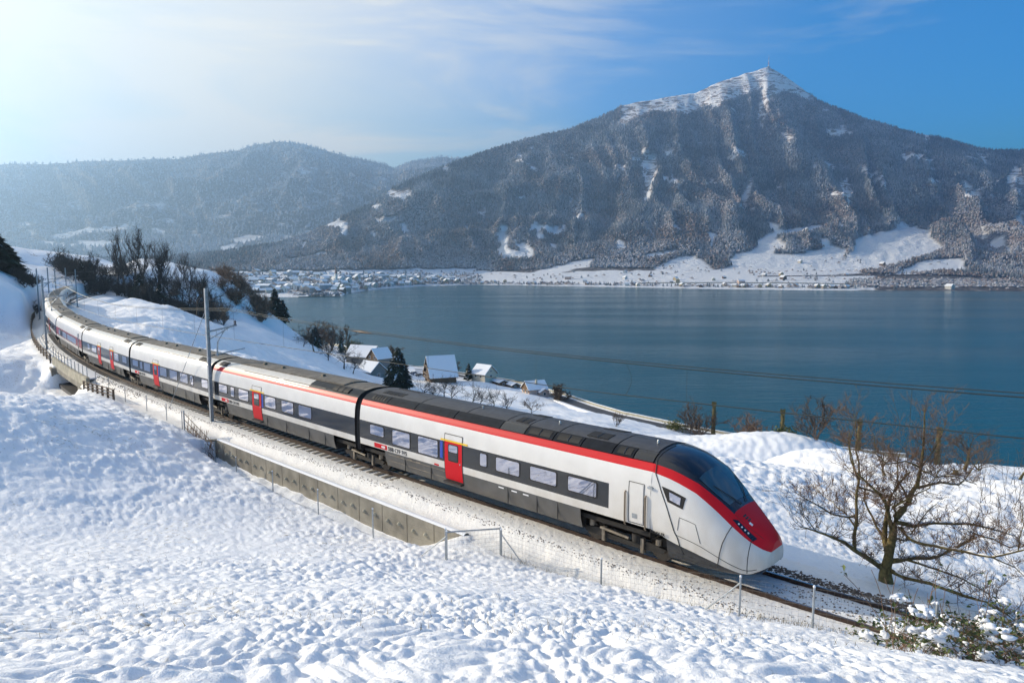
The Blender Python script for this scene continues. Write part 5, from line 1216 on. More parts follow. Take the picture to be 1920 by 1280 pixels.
# --- the orchard tree beside the track, limbs laid out one by one
def orchard_tree():
    bx, by = P(1662, 1093, 22.0); bz = gz(bx, by)
    t = thing('apple_tree', 'big mossy leafless apple tree standing on the snow right of the train nose', 'tree', (bx, by, bz))
    r = random.Random(11); fwd = Vector((bx, by, 0)).normalized(); rt = Vector((fwd.y, -fwd.x, 0)); sc = 22.6 / FPX
    def pt(u, v, dpt=0): return rt * ((u - 1662) * sc) + Vector((0, 0, (1093 - v) * sc)) + fwd * dpt
    limbs = [  # main limbs: pixel skeleton with depth, start radius, end radius
     ([(1662,1100,0),(1660,1060,0),(1663,1040,.0),(1668,1000,.05),(1672,965,.1),(1690,935,.2),(1702,900,.2),(1707,860,.15),(1708,800,.0),(1706,750,-.05)], .165, .012, 0),
     ([(1660,1070,0),(1640,1055,-.2),(1605,1030,-.5),(1570,1005,-.9),(1540,992,-1.2),(1515,985,-1.4)], .095, .016, 0),
     ([(1605,1030,-.5),(1604,1000,-.5),(1606,960,-.45),(1604,920,-.4),(1606,880,-.3)], .06, .03, 0),
     ([(1604,965,-.45),(1580,965,-.7),(1550,950,-1.0),(1525,935,-1.2),(1498,918,-1.4)], .035, .008, 1),
     ([(1604,985,-.45),(1585,968,-.1),(1560,958,.3),(1530,945,.6)], .03, .008, 1),
     ([(1606,900,-.3),(1590,860,-.2),(1588,820,-.1),(1590,780,0)], .03, .006, 1),
     ([(1606,910,-.35),(1640,925,.1),(1655,950,.2)], .03, .018, 1),
     ([(1662,1055,0),(1650,1010,.4),(1632,985,.7),(1615,955,.9),(1618,925,1.2)], .055, .015, 0),
     ([(1668,1000,.05),(1658,955,-.1),(1652,930,-.3),(1630,905,-.5),(1600,875,-.7),(1592,840,-.8),(1588,800,-.9)], .06, .010, 0),
     ([(1672,975,.1),(1700,985,.5),(1735,980,.9),(1790,975,1.1),(1830,982,1.3),(1865,992,1.5)], .07, .010, 0),
     ([(1680,985,.1),(1700,995,-.4),(1735,992,-.7),(1780,987,-1.0),(1815,985,-1.2),(1850,965,-1.3),(1890,945,-1.4),(1912,930,-1.5)], .065, .008, 0),
     ([(1668,1050,0),(1690,1046,.2),(1730,1042,.5),(1755,1030,.7),(1790,1005,.9),(1800,990,1.0)], .075, .028, 0),
     ([(1665,1068,0),(1690,1070,-.3),(1730,1060,-.8),(1780,1062,-1.2),(1812,1060,-1.4),(1840,1070,-1.6),(1870,1090,-1.8)], .075, .010, 0),
     ([(1690,1046,.2),(1735,1045,-.2),(1780,1048,-.5),(1820,1060,-.8)], .035, .010, 1),
     ([(1800,990,1.0),(1830,1000,1.3),(1860,1018,1.6),(1895,1010,1.8)], .03, .006, 1),
     ([(1702,905,.2),(1740,895,.6),(1770,900,.9),(1790,870,1.1),(1800,850,1.2)], .04, .008, 0),
     ([(1705,870,.15),(1730,875,-.2),(1760,865,-.4),(1790,872,-.6)], .03, .008, 1),
     ([(1706,865,.1),(1680,850,-.3),(1650,855,-.6),(1632,835,-.8),(1628,800,-.9)], .032, .007, 1),
     ([(1690,935,.2),(1670,900,.5),(1668,870,.7),(1680,830,.9)], .035, .007, 1),
     ([(1670,1005,.1),(1690,1010,.2),(1715,960,.25),(1735,930,.2)], .03, .01, 1),
     ([(1672,965,.1),(1665,940,-.3),(1690,915,-.5),(1720,890,-.6),(1735,850,-.6)], .045, .008, 0),
     ([(1662,1052,.12),(1655,1012,.22),(1656,965,.3),(1660,930,.35),(1672,905,.42),(1690,880,.5)], .085, .022, 0),([(1606,885,-.3),(1598,840,-.3),(1596,800,-.3),(1592,772,-.3)], .03, .008, 1),([(1708,862,.15),(1722,835,.1),(1735,800,.1),(1742,770,.1)], .026, .006, 1),
     ([(1540,992,-1.2),(1520,965,-1.3),(1510,930,-1.3)], .02, .005, 1),([(1815,985,-1.2),(1850,1000,-1.0),(1880,1025,-1.0)], .022, .005, 1),([(1850,965,-1.3),(1855,920,-1.2),(1850,890,-1.1)], .018, .005, 1)]
    big = []; tw = []
    tm = MB()
    for k, (pts, r0, r1, lev) in enumerate(limbs):
        Q = [pt(*p) for p in pts]; D = []
        for i in range(len(Q) - 1):       # finer, knobbly
            D.append(Q[i]); D.append((Q[i] + Q[i + 1]) / 2 + Vector((r.gauss(0, .025), r.gauss(0, .03), r.gauss(0, .025))))
        D.append(Q[-1]); n = len(D); rad = [1.12 * (r0 + (r1 - r0) * (i / (n - 1)) ** .9) for i in range(n)]; rad = [x * r.uniform(.9, 1.12) for x in rad]
        if k == 0: rad[0] *= 1.35; rad[1] *= 1.1
        m_ = MB(); m_.tube(D, rad, 9 if r0 > .05 else 6); 
        m_.build('trunk' if k == 0 else 'limb', M['bark'], t, smooth=True)
        # snow lying along the upper side of flatter limbs
        for i in range(1, n - 1):
            d = (D[i + 1] - D[i]); 
            if d.length > 0 and abs(d.normalized().z) < .62 and rad[i] > .012 and r.random() < .85: tm.tube([D[i] + Vector((0, 0, rad[i] * .75)), (D[i] + D[i + 1]) / 2 + Vector((0, 0, rad[i] * .95)), D[i + 1] + Vector((0, 0, rad[i + 1] * .75))], [rad[i] * .45, rad[i] * .75, rad[i] * .45], 5)
        # shoots
        for i in range(2 if k else 5, n):
            f = i / n
            for _ in range(4):
                if r.random() < .86:
                    d0 = Vector((r.gauss(0, .75), r.gauss(0, .75), r.uniform(-.35, 1.0))).normalized(); big.append((D[i] + (D[i - 1] - D[i]) * r.random(), d0, r.uniform(.25, .95) * (.7 + .5 * f), max(.006, min(.014, rad[i] * .5))))
    def shoot(p, d, L, rad, lev):
        n = 4; 
        for i in range(n):
            d = (d + Vector((r.gauss(0, .16), r.gauss(0, .16), r.gauss(.10, .12)))).normalized(); q = p + d * L / n; tw.append((p, q, rad * (1 - .18 * i), rad * (1 - .18 * (i + 1))))
            if lev < 2:
                for _ in range(2):
                    if r.random() < .62: shoot(q, (d + Vector((r.gauss(0, .8), r.gauss(0, .8), r.gauss(.15, .6)))).normalized(), L * r.uniform(.3, .6), rad * .62, lev + 1)
            p = q
    for p, d, L, rad in big: shoot(p, d, L, rad, 0)
    # straight water shoots in the top
    for i in range(46):
        u = r.choice([r.uniform(1665, 1745), r.uniform(1575, 1620), r.uniform(1800, 1880)]); v = {0: r.uniform(790, 900)}.get(0) if u > 1640 and u < 1790 else r.uniform(860, 960)
        p = pt(u, v, r.uniform(-.6, .6)); shoot(p, Vector((r.gauss(0, .12), r.gauss(0, .12), 1)).normalized(), r.uniform(.6, 1.3), .009, 1)
    V, F = seg_tubes([tuple(a[0]) for a in tw], [tuple(a[1]) for a in tw], [max(a[2], .0045) for a in tw], [max(a[3], .0035) for a in tw], 3)
    link('twigs', np_mesh('twigs', V, F, [M['redtwig']]), t, kind='stuff'); tm.build('lying_snow', M['snowp'], t, kind='stuff', smooth=True)
orchard_tree()
# --- bramble thicket at the lower right
def bramble():
    r = random.Random(4); g0 = P(1780, 1200, 13.6); t = thing('bramble_thicket', 'snow laden bramble thicket with green leaves at the lower right corner', 'bush', (*g0, gz(*g0)))
    inv = Matrix.Translation(t.location).inverted(); seg = []; lv = []; sn = []
    for i in range(420):
        u = 1640 + 330 * r.random() ** .62; Y = r.uniform(11.2, 15.0) ; 
        x, y = P(u, 1200, Y); z = gz(x, y); p = inv @ Vector((x, y, z - .05)); f = (u - 1640) / 330; H = r.uniform(.25, .55) + .75 * f * r.random() + .15
        d = Vector((r.gauss(0, .5), r.gauss(0, .5), 1)).normalized(); n = 6; L = H * 1.5
        for k in range(n):
            q = p + d * L / n; seg.append((p, q, .008 * (1 - k / 9), .008 * (1 - (k + 1) / 9)))
            if k > 1:
                for _ in range(3 if r.random() < .6 else 1):
                    lv.append(q + Vector((r.gauss(0, .06), r.gauss(0, .06), r.gauss(0, .05))))
                if r.random() < .30: sn.append(q + Vector((r.gauss(0, .04), r.gauss(0, .04), .03)))
            p = q; d = (d + Vector((r.gauss(0, .22), r.gauss(0, .22), -.28))).normalized()
    for i in range(30):   # tall single canes
        x, y = P(r.uniform(1660, 1915), 1200, r.uniform(12, 15)); p = inv @ Vector((x, y, gz(x, y))); d = Vector((r.gauss(0, .2), r.gauss(0, .2), 1)).normalized(); H = r.uniform(1.0, 2.0)
        for k in range(6): q = p + d * H / 6; seg.append((p, q, .007, .006)); d = (d + Vector((r.gauss(0, .13), r.gauss(0, .13), -.05))).normalized(); p = q
        if r.random() < .5: lv += [p + Vector((r.gauss(0, .1), r.gauss(0, .1), r.gauss(0, .08))) for _ in range(5)]
    V, F = seg_tubes([tuple(a[0]) for a in seg], [tuple(a[1]) for a in seg], [a[2] for a in seg], [a[3] for a in seg], 4); link('stems', np_mesh('stems', V, F, [M['redtwig']]), t, kind='stuff')
    R_ = np.random.default_rng(2); p = np.array([tuple(a) for a in lv]); n = len(p); d1 = R_.normal(size=(n, 3)) * np.array([1, 1, .5]); d1 /= np.linalg.norm(d1, axis=1, keepdims=True); d2 = np.cross(d1, R_.normal(size=(n, 3)) * .5 + np.array([0, 0, 1])); d2 /= np.linalg.norm(d2, axis=1, keepdims=True)
    s = (.045 * (.6 + .8 * R_.random(n)))[:, None]; up = np.array([0, 0, .012])
    V = np.stack([p - d1 * s, p - d1 * s * .1 + d2 * s * .62 + up, p + d1 * s * 1.1 - up, p - d1 * s * .1 - d2 * s * .62 + up], 1).reshape(-1, 3); link('leaves', np_mesh('leaves', V, np.arange(4 * n).reshape(-1, 4), [M['leaf']]), t, kind='stuff')
    bm = bmesh.new(); bmesh.ops.create_icosphere(bm, subdivisions=2, radius=1); iv = np.array([v.co[:] for v in bm.verts]); fi = np.array([[v.index for v in f.verts] for f in bm.faces]); bm.free()
    VV = []; FF = []; k = 0
    r.shuffle(sn); cl = []
    for c in sn[:150]:
        m = r.choice((1, 2, 4, 7, 11, 15)); S0 = r.uniform(.04, .13)
        for q in range(m): cl.append((c + Vector((r.gauss(0, S0), r.gauss(0, S0), r.gauss(0, S0 * .4))), r.uniform(.022, .05 + S0 * .32)))
    for c, s in cl:
        d = 1 + .55 * vnoise(iv[:, 0] * 1.5 + k, iv[:, 1] * 1.5 + iv[:, 2] * 1.2, k); ax = np.array([r.uniform(.9, 1.7), r.uniform(.8, 1.4), r.uniform(.55, .85)]); q = iv * d[:, None] * s * ax; VV.append(q + np.array(tuple(c))); FF.append(fi + k * len(iv)); k += 1
    link('snow_clumps', np_mesh('snow_clumps', np.concatenate(VV), np.concatenate(FF), [M['snowp']], smooth=True), t, kind='stuff')
bramble()
# --- grass blades and dry stalks sticking out of the snow (nobody could count them)
def grass():
    r = np.random.default_rng(8); n = 5200; th = R(1) * r.uniform(-40, 40, n); rad = np.exp(r.uniform(math.log(4), math.log(60), n)); x = rad * np.sin(th); y = rad * np.cos(th)
    k = fbm(x / 5, y / 5, 61, 2) > .12; x, y = x[k], y[k]
    # a line of dead grass along the fence foot
    fx = []; fy = []
    for (a, b) in zip(nf[:-1], nf[1:]):
        m = 170; t = r.random(m); fx.append(a[0] + (b[0] - a[0]) * t + r.normal(size=m) * .14); fy.append(a[1] + (b[1] - a[1]) * t + r.normal(size=m) * .14)
    x = np.r_[x, np.concatenate(fx)]; y = np.r_[y, np.concatenate(fy)]; n = len(x); z = ground(x, y); h = .05 + .07 * r.random(n); h[-850:] *= 1.8; w = .0035 + .00012 * np.hypot(x, y); a = r.random(n) * 6.28
    ln = r.normal(size=(n, 2)) * .5
    V = np.stack([np.stack([x - np.cos(a) * w, y - np.sin(a) * w, z - .03], 1), np.stack([x + np.cos(a) * w, y + np.sin(a) * w, z - .03], 1), np.stack([x + ln[:, 0] * h, y + ln[:, 1] * h, z + h], 1)], 1).reshape(-1, 3)
    o = link('grass', np_mesh('grass', V, np.arange(3 * n).reshape(-1, 3), [M['drygrass']]), kind='stuff'); tag(o, 'dry grass blades sticking out of the snow', 'grass')
grass()
# ------------------------------------------------------------------ lakeside road
def ribbon(name, pts, w0, w1, z0, z1, material, parent=None, kind=None):
    """strip along ground points between offsets w0..w1 and heights z0..z1 above them"""
    mb = MB(); n = len(pts); vs = []
    for i in range(n):
        a, b = Vector(pts[max(i - 1, 0)]), Vector(pts[min(i + 1, n - 1)]); d = (b - a); d.z = 0; d.normalize(); s = Vector((-d.y, d.x, 0)); p = Vector(pts[i])
        for w, z in ((w0, z0), (w1, z0), (w1, z1), (w0, z1)): vs.append(tuple(p + s * w + Vector((0, 0, z))))
    fs = [(i * 4 + j, i * 4 + (j + 1) % 4, i * 4 + 4 + (j + 1) % 4, i * 4 + 4 + j) for i in range(n - 1) for j in range(4)] + [(0, 1, 2, 3), (4 * n - 4, 4 * n - 3, 4 * n - 2, 4 * n - 1)]
    mb.add(vs, fs); return mb.build(name, material, parent, kind)
rpx = [(1700,868,196),(1600,856,202),(1500,846,208),(1400,832,217),(1330,820,225),(1270,808,232),(1200,793,244),(1150,781,255),(1095,764,275),(1040,747,300),(985,731,322),(950,722,332),(900,714,338),(840,708,345),(790,700,352)]
rp = []
for u, v, Y in rpx:
    x, y, z = at(u, v, Y); rp.append((x, y, z))
rpd = []
for a, b in zip(rp[:-1], rp[1:]):
    for t in range(4): rpd.append(tuple(Vector(a).lerp(Vector(b), t / 4)))
rpd.append(rp[-1]); rz = [max(p[2], gz(p[0], p[1])) + .45 for p in rpd]; rz = np.convolve(np.pad(rz, 4, 'edge'), np.ones(9) / 9, 'valid'); rpd = [(p[0], p[1], float(z)) for p, z in zip(rpd, rz)]
sd_ = 1 if (Vector(rpd[1]) - Vector(rpd[0])).cross(Vector((0, 0, 1))).y > 0 else -1
ribbon('road', rpd[12:], -3.2, 3.2, -.6, .12, M['asphalt'], kind='structure')
ribbon('verge', rpd[12:], -4.6, -3.21, -.9, .2, M['roofsnow'], kind='structure'); ribbon('verge', rpd[12:], 3.21, 4.6, -.9, .2, M['roofsnow'], kind='structure')
side = 4.0 if (lambda a, b: (-(b - a).y * 0 + (b - a).x) )(Vector(rpd[0]), Vector(rpd[8])) < 0 and False else None
# the wall stands on the lake side of the road
def lake_side():
    a, b = Vector(rpd[20]), Vector(rpd[22]); d = (b - a).normalized(); s = Vector((-d.y, d.x, 0)); return 1 if s.y > 0 else -1
ls = lake_side()
wl_ = ribbon('parapet_wall', rpd, *sorted((ls * 4.65, ls * 5.1)), -1.5, 1.0, M['concrete2']); tag(wl_, 'low pale wall between the lakeside road and the water', 'wall')
cap_ = ribbon('snow_cap', rpd, *sorted((ls * 4.6, ls * 5.15)), 1.003, 1.14, M['roofsnow'], wl_)
# ------------------------------------------------------------------ lakeside houses
def house(name, label, u, v, Y, w, l, hw, hr, rz, wallm, roofm='roofsnow', wins=(), over=.6, chimney=False, balcony=False, cat='house', gable_m=None, dz=0):
    x, y, zz = at(u, v, Y); z0 = max(gz(x, y), zz - 1.5) + dz
    t = thing(name, label, cat, (x, y, z0), rz)
    mb = MB(); mb.prism([(-w / 2, -3), (w / 2, -3), (w / 2, hw), (0, hw + hr), (-w / 2, hw)], 'y', -l / 2, l / 2); mb.build('wall', M[wallm], t)
    if gable_m:
        for s in (-1, 1):
            MB().prism([(-w / 2 + .05, hw * .55), (w / 2 - .05, hw * .55), (w / 2 - .05, hw - .05), (0, hw + hr - .25), (-w / 2 + .05, hw - .05)], 'y', *sorted((s * (l / 2 + .01), s * (l / 2 + .12)))).build('gable_cladding', M[gable_m], t)
    sl_ = hr / (w / 2); th = .28
    for s in (-1, 1):
        xo = w / 2 + over; mb = MB(); q = [(s * .004, hw + hr + .02), (s * xo, hw - over * sl_ + .02), (s * xo, hw - over * sl_ + th + .02), (s * .004, hw + hr + th + .06)]
        mb.prism(q, 'y', -l / 2 - over, l / 2 + over); r_o = mb.build('roof', M[roofm], t)
        if s > 0 and chimney: MB().box(w * .2, w * .2 + .7, -.4, .4, hw + hr * .3, hw + hr + .9).build('chimney', M['plaster'], r_o)
        q2 = [(s * .01, hw + hr - .10), (s * (xo - .05), hw - over * sl_ - .09), (s * (xo - .05), hw - over * sl_ + .012), (s * .01, hw + hr + .012)]
        MB().prism(q2, 'y', -l / 2 - over + .06, l / 2 + over - .06).build('eaves_board', M['timber'], t)
    for face, a, zc, ww, wh in wins:
        if face in 'ab':
            s = -1 if face == 'a' else 1; y0 = s * (l / 2 + (.13 if gable_m else .01)); f = MB().box(a - ww / 2 - .1, a + ww / 2 + .1, *sorted((y0, y0 + s * .06)), zc - wh / 2 - .1, zc + wh / 2 + .1).build('window', M['signwhite'], t)
            MB().box(a - ww / 2, a + ww / 2, *sorted((y0 + s * .061, y0 + s * .075)), zc - wh / 2, zc + wh / 2).build('pane', M['winglass'], f)
        else:
            s = -1 if face == 'c' else 1; x0 = s * (w / 2 + .01); f = MB().box(*sorted((x0, x0 + s * .06)), a - ww / 2 - .1, a + ww / 2 + .1, zc - wh / 2 - .1, zc + wh / 2 + .1).build('window', M['signwhite'], t)
            MB().box(*sorted((x0 + s * .061, x0 + s * .075)), a - ww / 2, a + ww / 2, zc - wh / 2, zc + wh / 2).build('pane', M['winglass'], f)
    if balcony:
        for zc in (hw * .50, hw * .98, hw + hr * .42):
            wb = w * (.48 if zc < hw else .28)
            MB().box(-wb, wb, -l / 2 - 1.2, -l / 2 - .02, zc - .15, zc).build('balcony', M['timber'], t)
            for k in range(9): MB().box(-wb + k * wb * 2 / 9 + .03, -wb + (k + 1) * wb * 2 / 9 - .03, -l / 2 - 1.2, -l / 2 - 1.14, zc + .01, zc + .95).build('balcony_board', M['wood'], t)
    return t
W2 = lambda w, zs, xs: [('a', x, z, 1.0, 1.2) for z in zs for x in xs]
house('farmhouse', 'wide house with a cross gabled snowy roof left behind the big conifer', 683, 678, 345, 9.5, 15, 5, 4.6, R(66), 'greywall', wins=W2(9, (2.2,), (-2.5, 0, 2.5)), gable_m='timber')
house('farmhouse', 'grey gabled wing with brown front joining the wide snowy roof', 712, 680, 338, 8, 9, 4.5, 4.2, R(-40), 'greywall', wins=W2(8, (2.2, 4.6), (-1.8, 1.8)), gable_m='timber')
house('barn', 'small grey barn with one sunlit white roof below the wide house', 697, 712, 300, 8.5, 9, 3.6, 3.6, R(52), 'greywall', wins=(('a', 0, 1.6, 1.4, 1.4),))
house('chalet', 'brown timber chalet with balconies and a steep snow covered roof', 826, 713, 322, 11.0, 12, 3.8, 8.0, R(-68), 'timber', wins=W2(11, (1.8, 5.4), (-3, 0, 3)) + [('a', 0, 8.0, 1.0, 1.1)], balcony=True, chimney=False, over=1.0)
house('cottage', 'pale cottage with a white roof beside the road, yellow lower wall', 908, 712, 330, 8.4, 8.5, 4.6, 3.6, R(50), 'plaster', wins=[('c', -1.5, 3.3, 1.0, 1.2), ('c', 1.6, 3.3, 1.0, 1.2), ('a', 0, 3.2, 1.2, 1.2), ('a', 0, 5.6, .9, .9)], chimney=False)
house('boathouse', 'small pink house with brown gable on the lake shore at the road bend', 1002, 739, 300, 7.2, 8.6, 3.2, 2.8, R(-66), 'pink', wins=[('a', -1.6, 1.7, 1, 1.2), ('a', 1.7, 1.7, 1.1, 1.8), ('d', 0, 1.7, 1.2, 1.3)], gable_m='timber', chimney=True)
house('porch', 'low pink extension at the right end of the pink shore house', 1017, 742, 298, 4.2, 4.4, 2.4, 1.2, R(24), 'pink', wins=[('a', 0, 1.4, 1.0, 1.1)])
house('shed', 'flat little timber shed with snow beside the pale cottage', 938, 716, 326, 4.5, 6.5, 2.0, .8, R(30), 'timber', cat='shed', wins=[('a', 0, 1.1, .8, .8)])
house('shed', 'tiny dark shed among stacked wood between cottage and pink house', 962, 722, 322, 3.6, 4.5, 1.8, .8, R(30), 'wood', cat='shed', wins=[('a', 0, 1.0, .7, .7)])
house('shed', 'white caravan sized hut left of the steep chalet', 791, 694, 350, 3.2, 6, 2.3, .5, R(70), 'signwhite', cat='hut', wins=[('a', 0, 1.3, 1.4, .7)])
gwp = []
for u, v, Y in ((616,641,445),(640,650,420),(668,659,400),(690,664,385),(705,668,372)):
    x, y, z = at(u, v, Y); gwp.append((x, y, gz(x, y)))
gw = ribbon('garden_wall', gwp, -.3, .3, -2, 1.6, M['concrete2']); tag(gw, 'long pale garden wall above the shore left of the houses', 'wall'); ribbon('snow_cap', gwp, -.36, .36, 1.604, 1.8, M['roofsnow'], gw)
for i, (u, v, Y, w, l) in enumerate(((668,651,410,3.4,4.2),(684,655,398,3.6,5.0))):
    house('garden_hut', ['small dark hut behind the garden wall, left one', 'low garden hut with flat snow roof nearer the wide house'][i], u, v, Y, w, l, 2.0, .6, R(60), 'tile', cat='hut', wins=[('a', 0, 1.1, .8, .8)])
# parked cars
def car_model():
    t = bpy.data.objects.new('parked_car', None); C.objects.link(t)
    b = MB(); sec = [(-2.1,.35),(2.05,.35),(2.12,.62),(2.0,.85),(1.1,.98),(-1.95,1.0),(-2.15,.7)]; b.prism(sec, 'y', -.86, .86)
    cb_ = [(1.05,.981),(.45,1.42),(-1.3,1.45),(-1.9,1.0)]; b.prism(cb_, 'y', -.72, .72, 1); b.build('body', [M['white'], M['winglass']], t)
    MB().prism([(.4,1.425),(.35,1.55),(-1.25,1.56),(-1.32,1.455)], 'y', -.74, .74).build('roof_snow', M['roofsnow'], t)
    for x in (-1.3, 1.3):
        for y in (-.82, .82):
            w_ = MB().cyl((0, 0, 0), (0, 1, 0), .32, .2, 14).build('wheel', M['rubber'], t); w_.location = (x, y, .32); MB().cyl((0, math.copysign(.102, y), 0), (0, 1, 0), .19, .01, 10).build('rim', M['galv'], w_)
    for y in (-.6, .6): MB().box(2.08, 2.13, y - .16, y + .16, .62, .76).build('headlight', M['signwhite'], t)
    return t
cpro = car_model(); M['carblue'] = mat('blue_car_paint', (.05, .09, .18), .3); M['cardark'] = mat('dark_car_paint', (.02, .02, .025), .3); M['carred'] = mat('red_car_paint', (.35, .02, .02), .3)
for i, (u, v, Y, rz, pm, lb) in enumerate(((777,707,338,.9,'carblue','blue car parked in the snow left of the steep chalet'),(787,711,334,.9,'cardark','dark car parked nearest the steep chalet'),(856,698,352,2.7,'carred','red car parked behind the chalet on the shore road'),(864,699,352,2.7,'white','white car parked beside the red one behind the chalet'))):
    t = cpro if i == 0 else copy_tree(cpro); x, y, _ = at(u, v, Y); t.location = (x, y, gz(x, y)); t.rotation_euler = (0, 0, rz); tag(t, lb, 'car', 'cars parked at the shore houses')
    bo = [c for c in t.children if c.name.startswith('body')][0]; bo.data = bo.data.copy(); bo.data.materials[0] = M[pm]
# trees of the shore and meadow: (label, u, v foot, depth, height, style, twig colour)
mid = [('bare orchard tree with round crown, leftmost on the slope above the barn', 615,693,248,8.2,'round','darktwig'),('broad dark orchard tree on the slope right of the leftmost one', 590,676,262,9.4,'round','darktwig'),
 ('dark bare tree directly left of the small barn', 645,700,252,9.0,'round','darktwig'),('thin pale bare tree at the left end of the slope orchard', 569,668,262,6.2,'round','twig'),
 ('low spreading tree behind the train roof left of the barn', 662,706,250,7.2,'round','darktwig'),('bare apple tree standing before the steep chalet', 793,742,248,7.5,'round','darktwig'),('bare apple tree right of the one before the chalet', 815,750,240,6.8,'round','darktwig'),
 ('slender pale tree at the right side of the chalet', 832,735,262,8.2,'round','twig'),('pale open crowned fruit tree on the meadow below the chalet', 848,756,236,8.0,'round','greytwig'),('slender bare tree left of the dark ivy covered ones', 884,748,247,7.6,'round','greytwig'),
 ('dark ivy filled apple tree, first on the meadow by the train roof', 899,768,226,6.2,'round','darktwig'),('upright pale tree above the dark ivy filled apple tree', 925,757,238,7.2,'round','greytwig'),('dark compact apple tree in the middle of the meadow', 951,778,218,6.4,'round','darktwig'),
 ('wide reddish bare apple tree at the right of the meadow', 995,783,214,6.0,'round','twig'),('lone dark tree on the slope just right of the tall mast', 372,633,150,8.8,'round','darktwig'),
 ('single small shrub like tree near the roadside at the train roof', 1155,807,200,4.2,'bush','twig')]
for i, (lb, u, v, Y, h, st, tw) in enumerate(mid):
    x, y = P(u, v, Y); bare_tree(lb, x, y, h * 1.2, st, 20 + i % 6, 'bark' if tw == 'greytwig' else 'darktwig', tw, 'leafless fruit trees on the snowy meadow', w=1.0)
for lb, u, v, Y, h, w_, st in (('wide brown leafless shrub left of the first pollarded poplar', 1306,818,222,11.5,1.3,'bush'),('reddish round leafless shrub between the first two poplars', 1402,834,214,9.5,1.45,'bush'),('pale leafless tree right of the yellow green conifers', 1530,866,150,8.6,1.1,'bush'),
   ('bare shrub on the shore wall beside the pink house', 1050,748,292,6.5,1.6,'bush'),('round brown bush behind the steep chalet', 846,690,356,7.5,1.3,'bush'),('brown bare tree thicket on the shore edge, left of the garden wall', 602,640,400,13,1.4,'bush'),('second brown bare thicket towards the garden wall', 622,646,395,13,1.2,'bush'),('bare tree rising beside the dark narrow cypress', 648,652,390,14,.8,'tall'),('brown bush at the water behind the wide house', 735,664,400,8,1.5,'bush'),
   ('low brown hedge bush along the slope edge', 572,626,330,5,2.2,'bush'),('second low brown hedge bush at the slope edge', 590,630,335,5,2.0,'bush')):
    x, y = P(u, v, Y); bare_tree(lb, x, y, h * 1.25, st, 40 + int(u) % 5, 'redtwig', 'redtwig' if 'red' in lb else 'twig', 'leafless shrubs along the shore', w=w_, minr=round(.00042 * Y / h * .62, 4), name='bare_shrub' if st == 'bush' else 'bare_tree', cat='shrub' if st == 'bush' else 'tree')
for i, (lb, u, v, Y, h, sd2) in enumerate((('stout orchard tree with mossy trunk on the right snow bench', 1808,893,66,4.9,21),('smaller orchard tree right behind the mossy one', 1836,890,70,4.1,23),('leafless orchard tree at the right picture edge', 1913,888,66,5.4,24),('small bare tree behind the crown of the big apple tree', 1662,905,60,4.4,25))):
    x, y = P(u, v, Y); bare_tree(lb, x, y, h, 'round', sd2, 'bark', 'twig', 'orchard trees on the snow bench', w=1.1)
sx, sy = P(1790, 908, 60); st_ = thing('tree_stump', 'short sawn tree stump on the right snow bench', 'stump', (sx, sy, gz(sx, sy))); MB().tube([(0, 0, -.2), (0, 0, .3), (.02, 0, .62)], [.3, .24, .22], 10).build('trunk', M['bark'], st_); MB().tube([(-.9, .1, .12), (0, .2, .16), (.9, .3, .1)], [.05, .06, .03], 6).build('fallen_branch', M['bark'], st_)
# pollarded poplars: columns of trunk with a tuft of shoots
for i, (u, v, Y, h) in enumerate(((1337,820,222,12.8),(1465,836,210,12.6),(1609,852,202,11.6),(1757,866,195,11.2))):
    x, y = P(u, v, Y); z = max(gz(x, y), at(u, v, Y)[2] - 1); t = thing('pollard_poplar', ['leftmost tall pollarded poplar column against the lake', 'tall pollarded poplar column rising from the yellow green conifers', 'pollarded poplar column left of the apple tree top', 'pollarded poplar column right of the apple tree top'][i], 'tree', (x, y, z), group='pollarded poplars on the shore')
    r_ = random.Random(i + 3); rad = [.75, .8, .62, .55, .5, .42, .5]; MB().tube([(r_.gauss(0, .08), 0, h * k / 6 * .86) for k in range(7)], rad, 9).build('trunk', M['bark'], t, smooth=True)
    sg = []
    for k in range(420):
        z_ = h * (.08 + .92 * r_.random()) if k < 250 else h * .86; a_ = r_.uniform(0, 6.28); top = z_ > h * .8; rr = .55; p0 = Vector((math.cos(a_) * rr * .8, math.sin(a_) * rr * .8, min(z_, h * .86))); p1 = p0 + Vector((math.cos(a_) * (.35 if not top else .3), math.sin(a_) * (.35 if not top else .3), .5 if not top else h * .14 * r_.uniform(.5, 1.1))); sg.append((p0, p1))
    V, F = seg_tubes([tuple(a[0]) for a in sg], [tuple(a[1]) for a in sg], [.07] * len(sg), [.035] * len(sg), 3); link('shoots', np_mesh('shoots', V, F, [M['poplar']]), t, kind='stuff')
leafy('yellow green evergreen bush by the road left of the first poplar', *P(1268, 816, 226), 6, 4.2, 'evergreen', 5, 700)
leafy('large yellow green shrub at the foot of the second poplar', *P(1468, 848, 196), 7.5, 5.8, 'evergreen', 6, 1100); leafy('smaller dark green shrub right of the large yellow green one', *P(1505, 855, 190), 7.0, 4.2, 'evergreen', 7, 800)
leafy('golden green evergreen bush behind the garden wall', *P(661, 655, 404), 9, 7.6, 'evergreen', 8, 700)
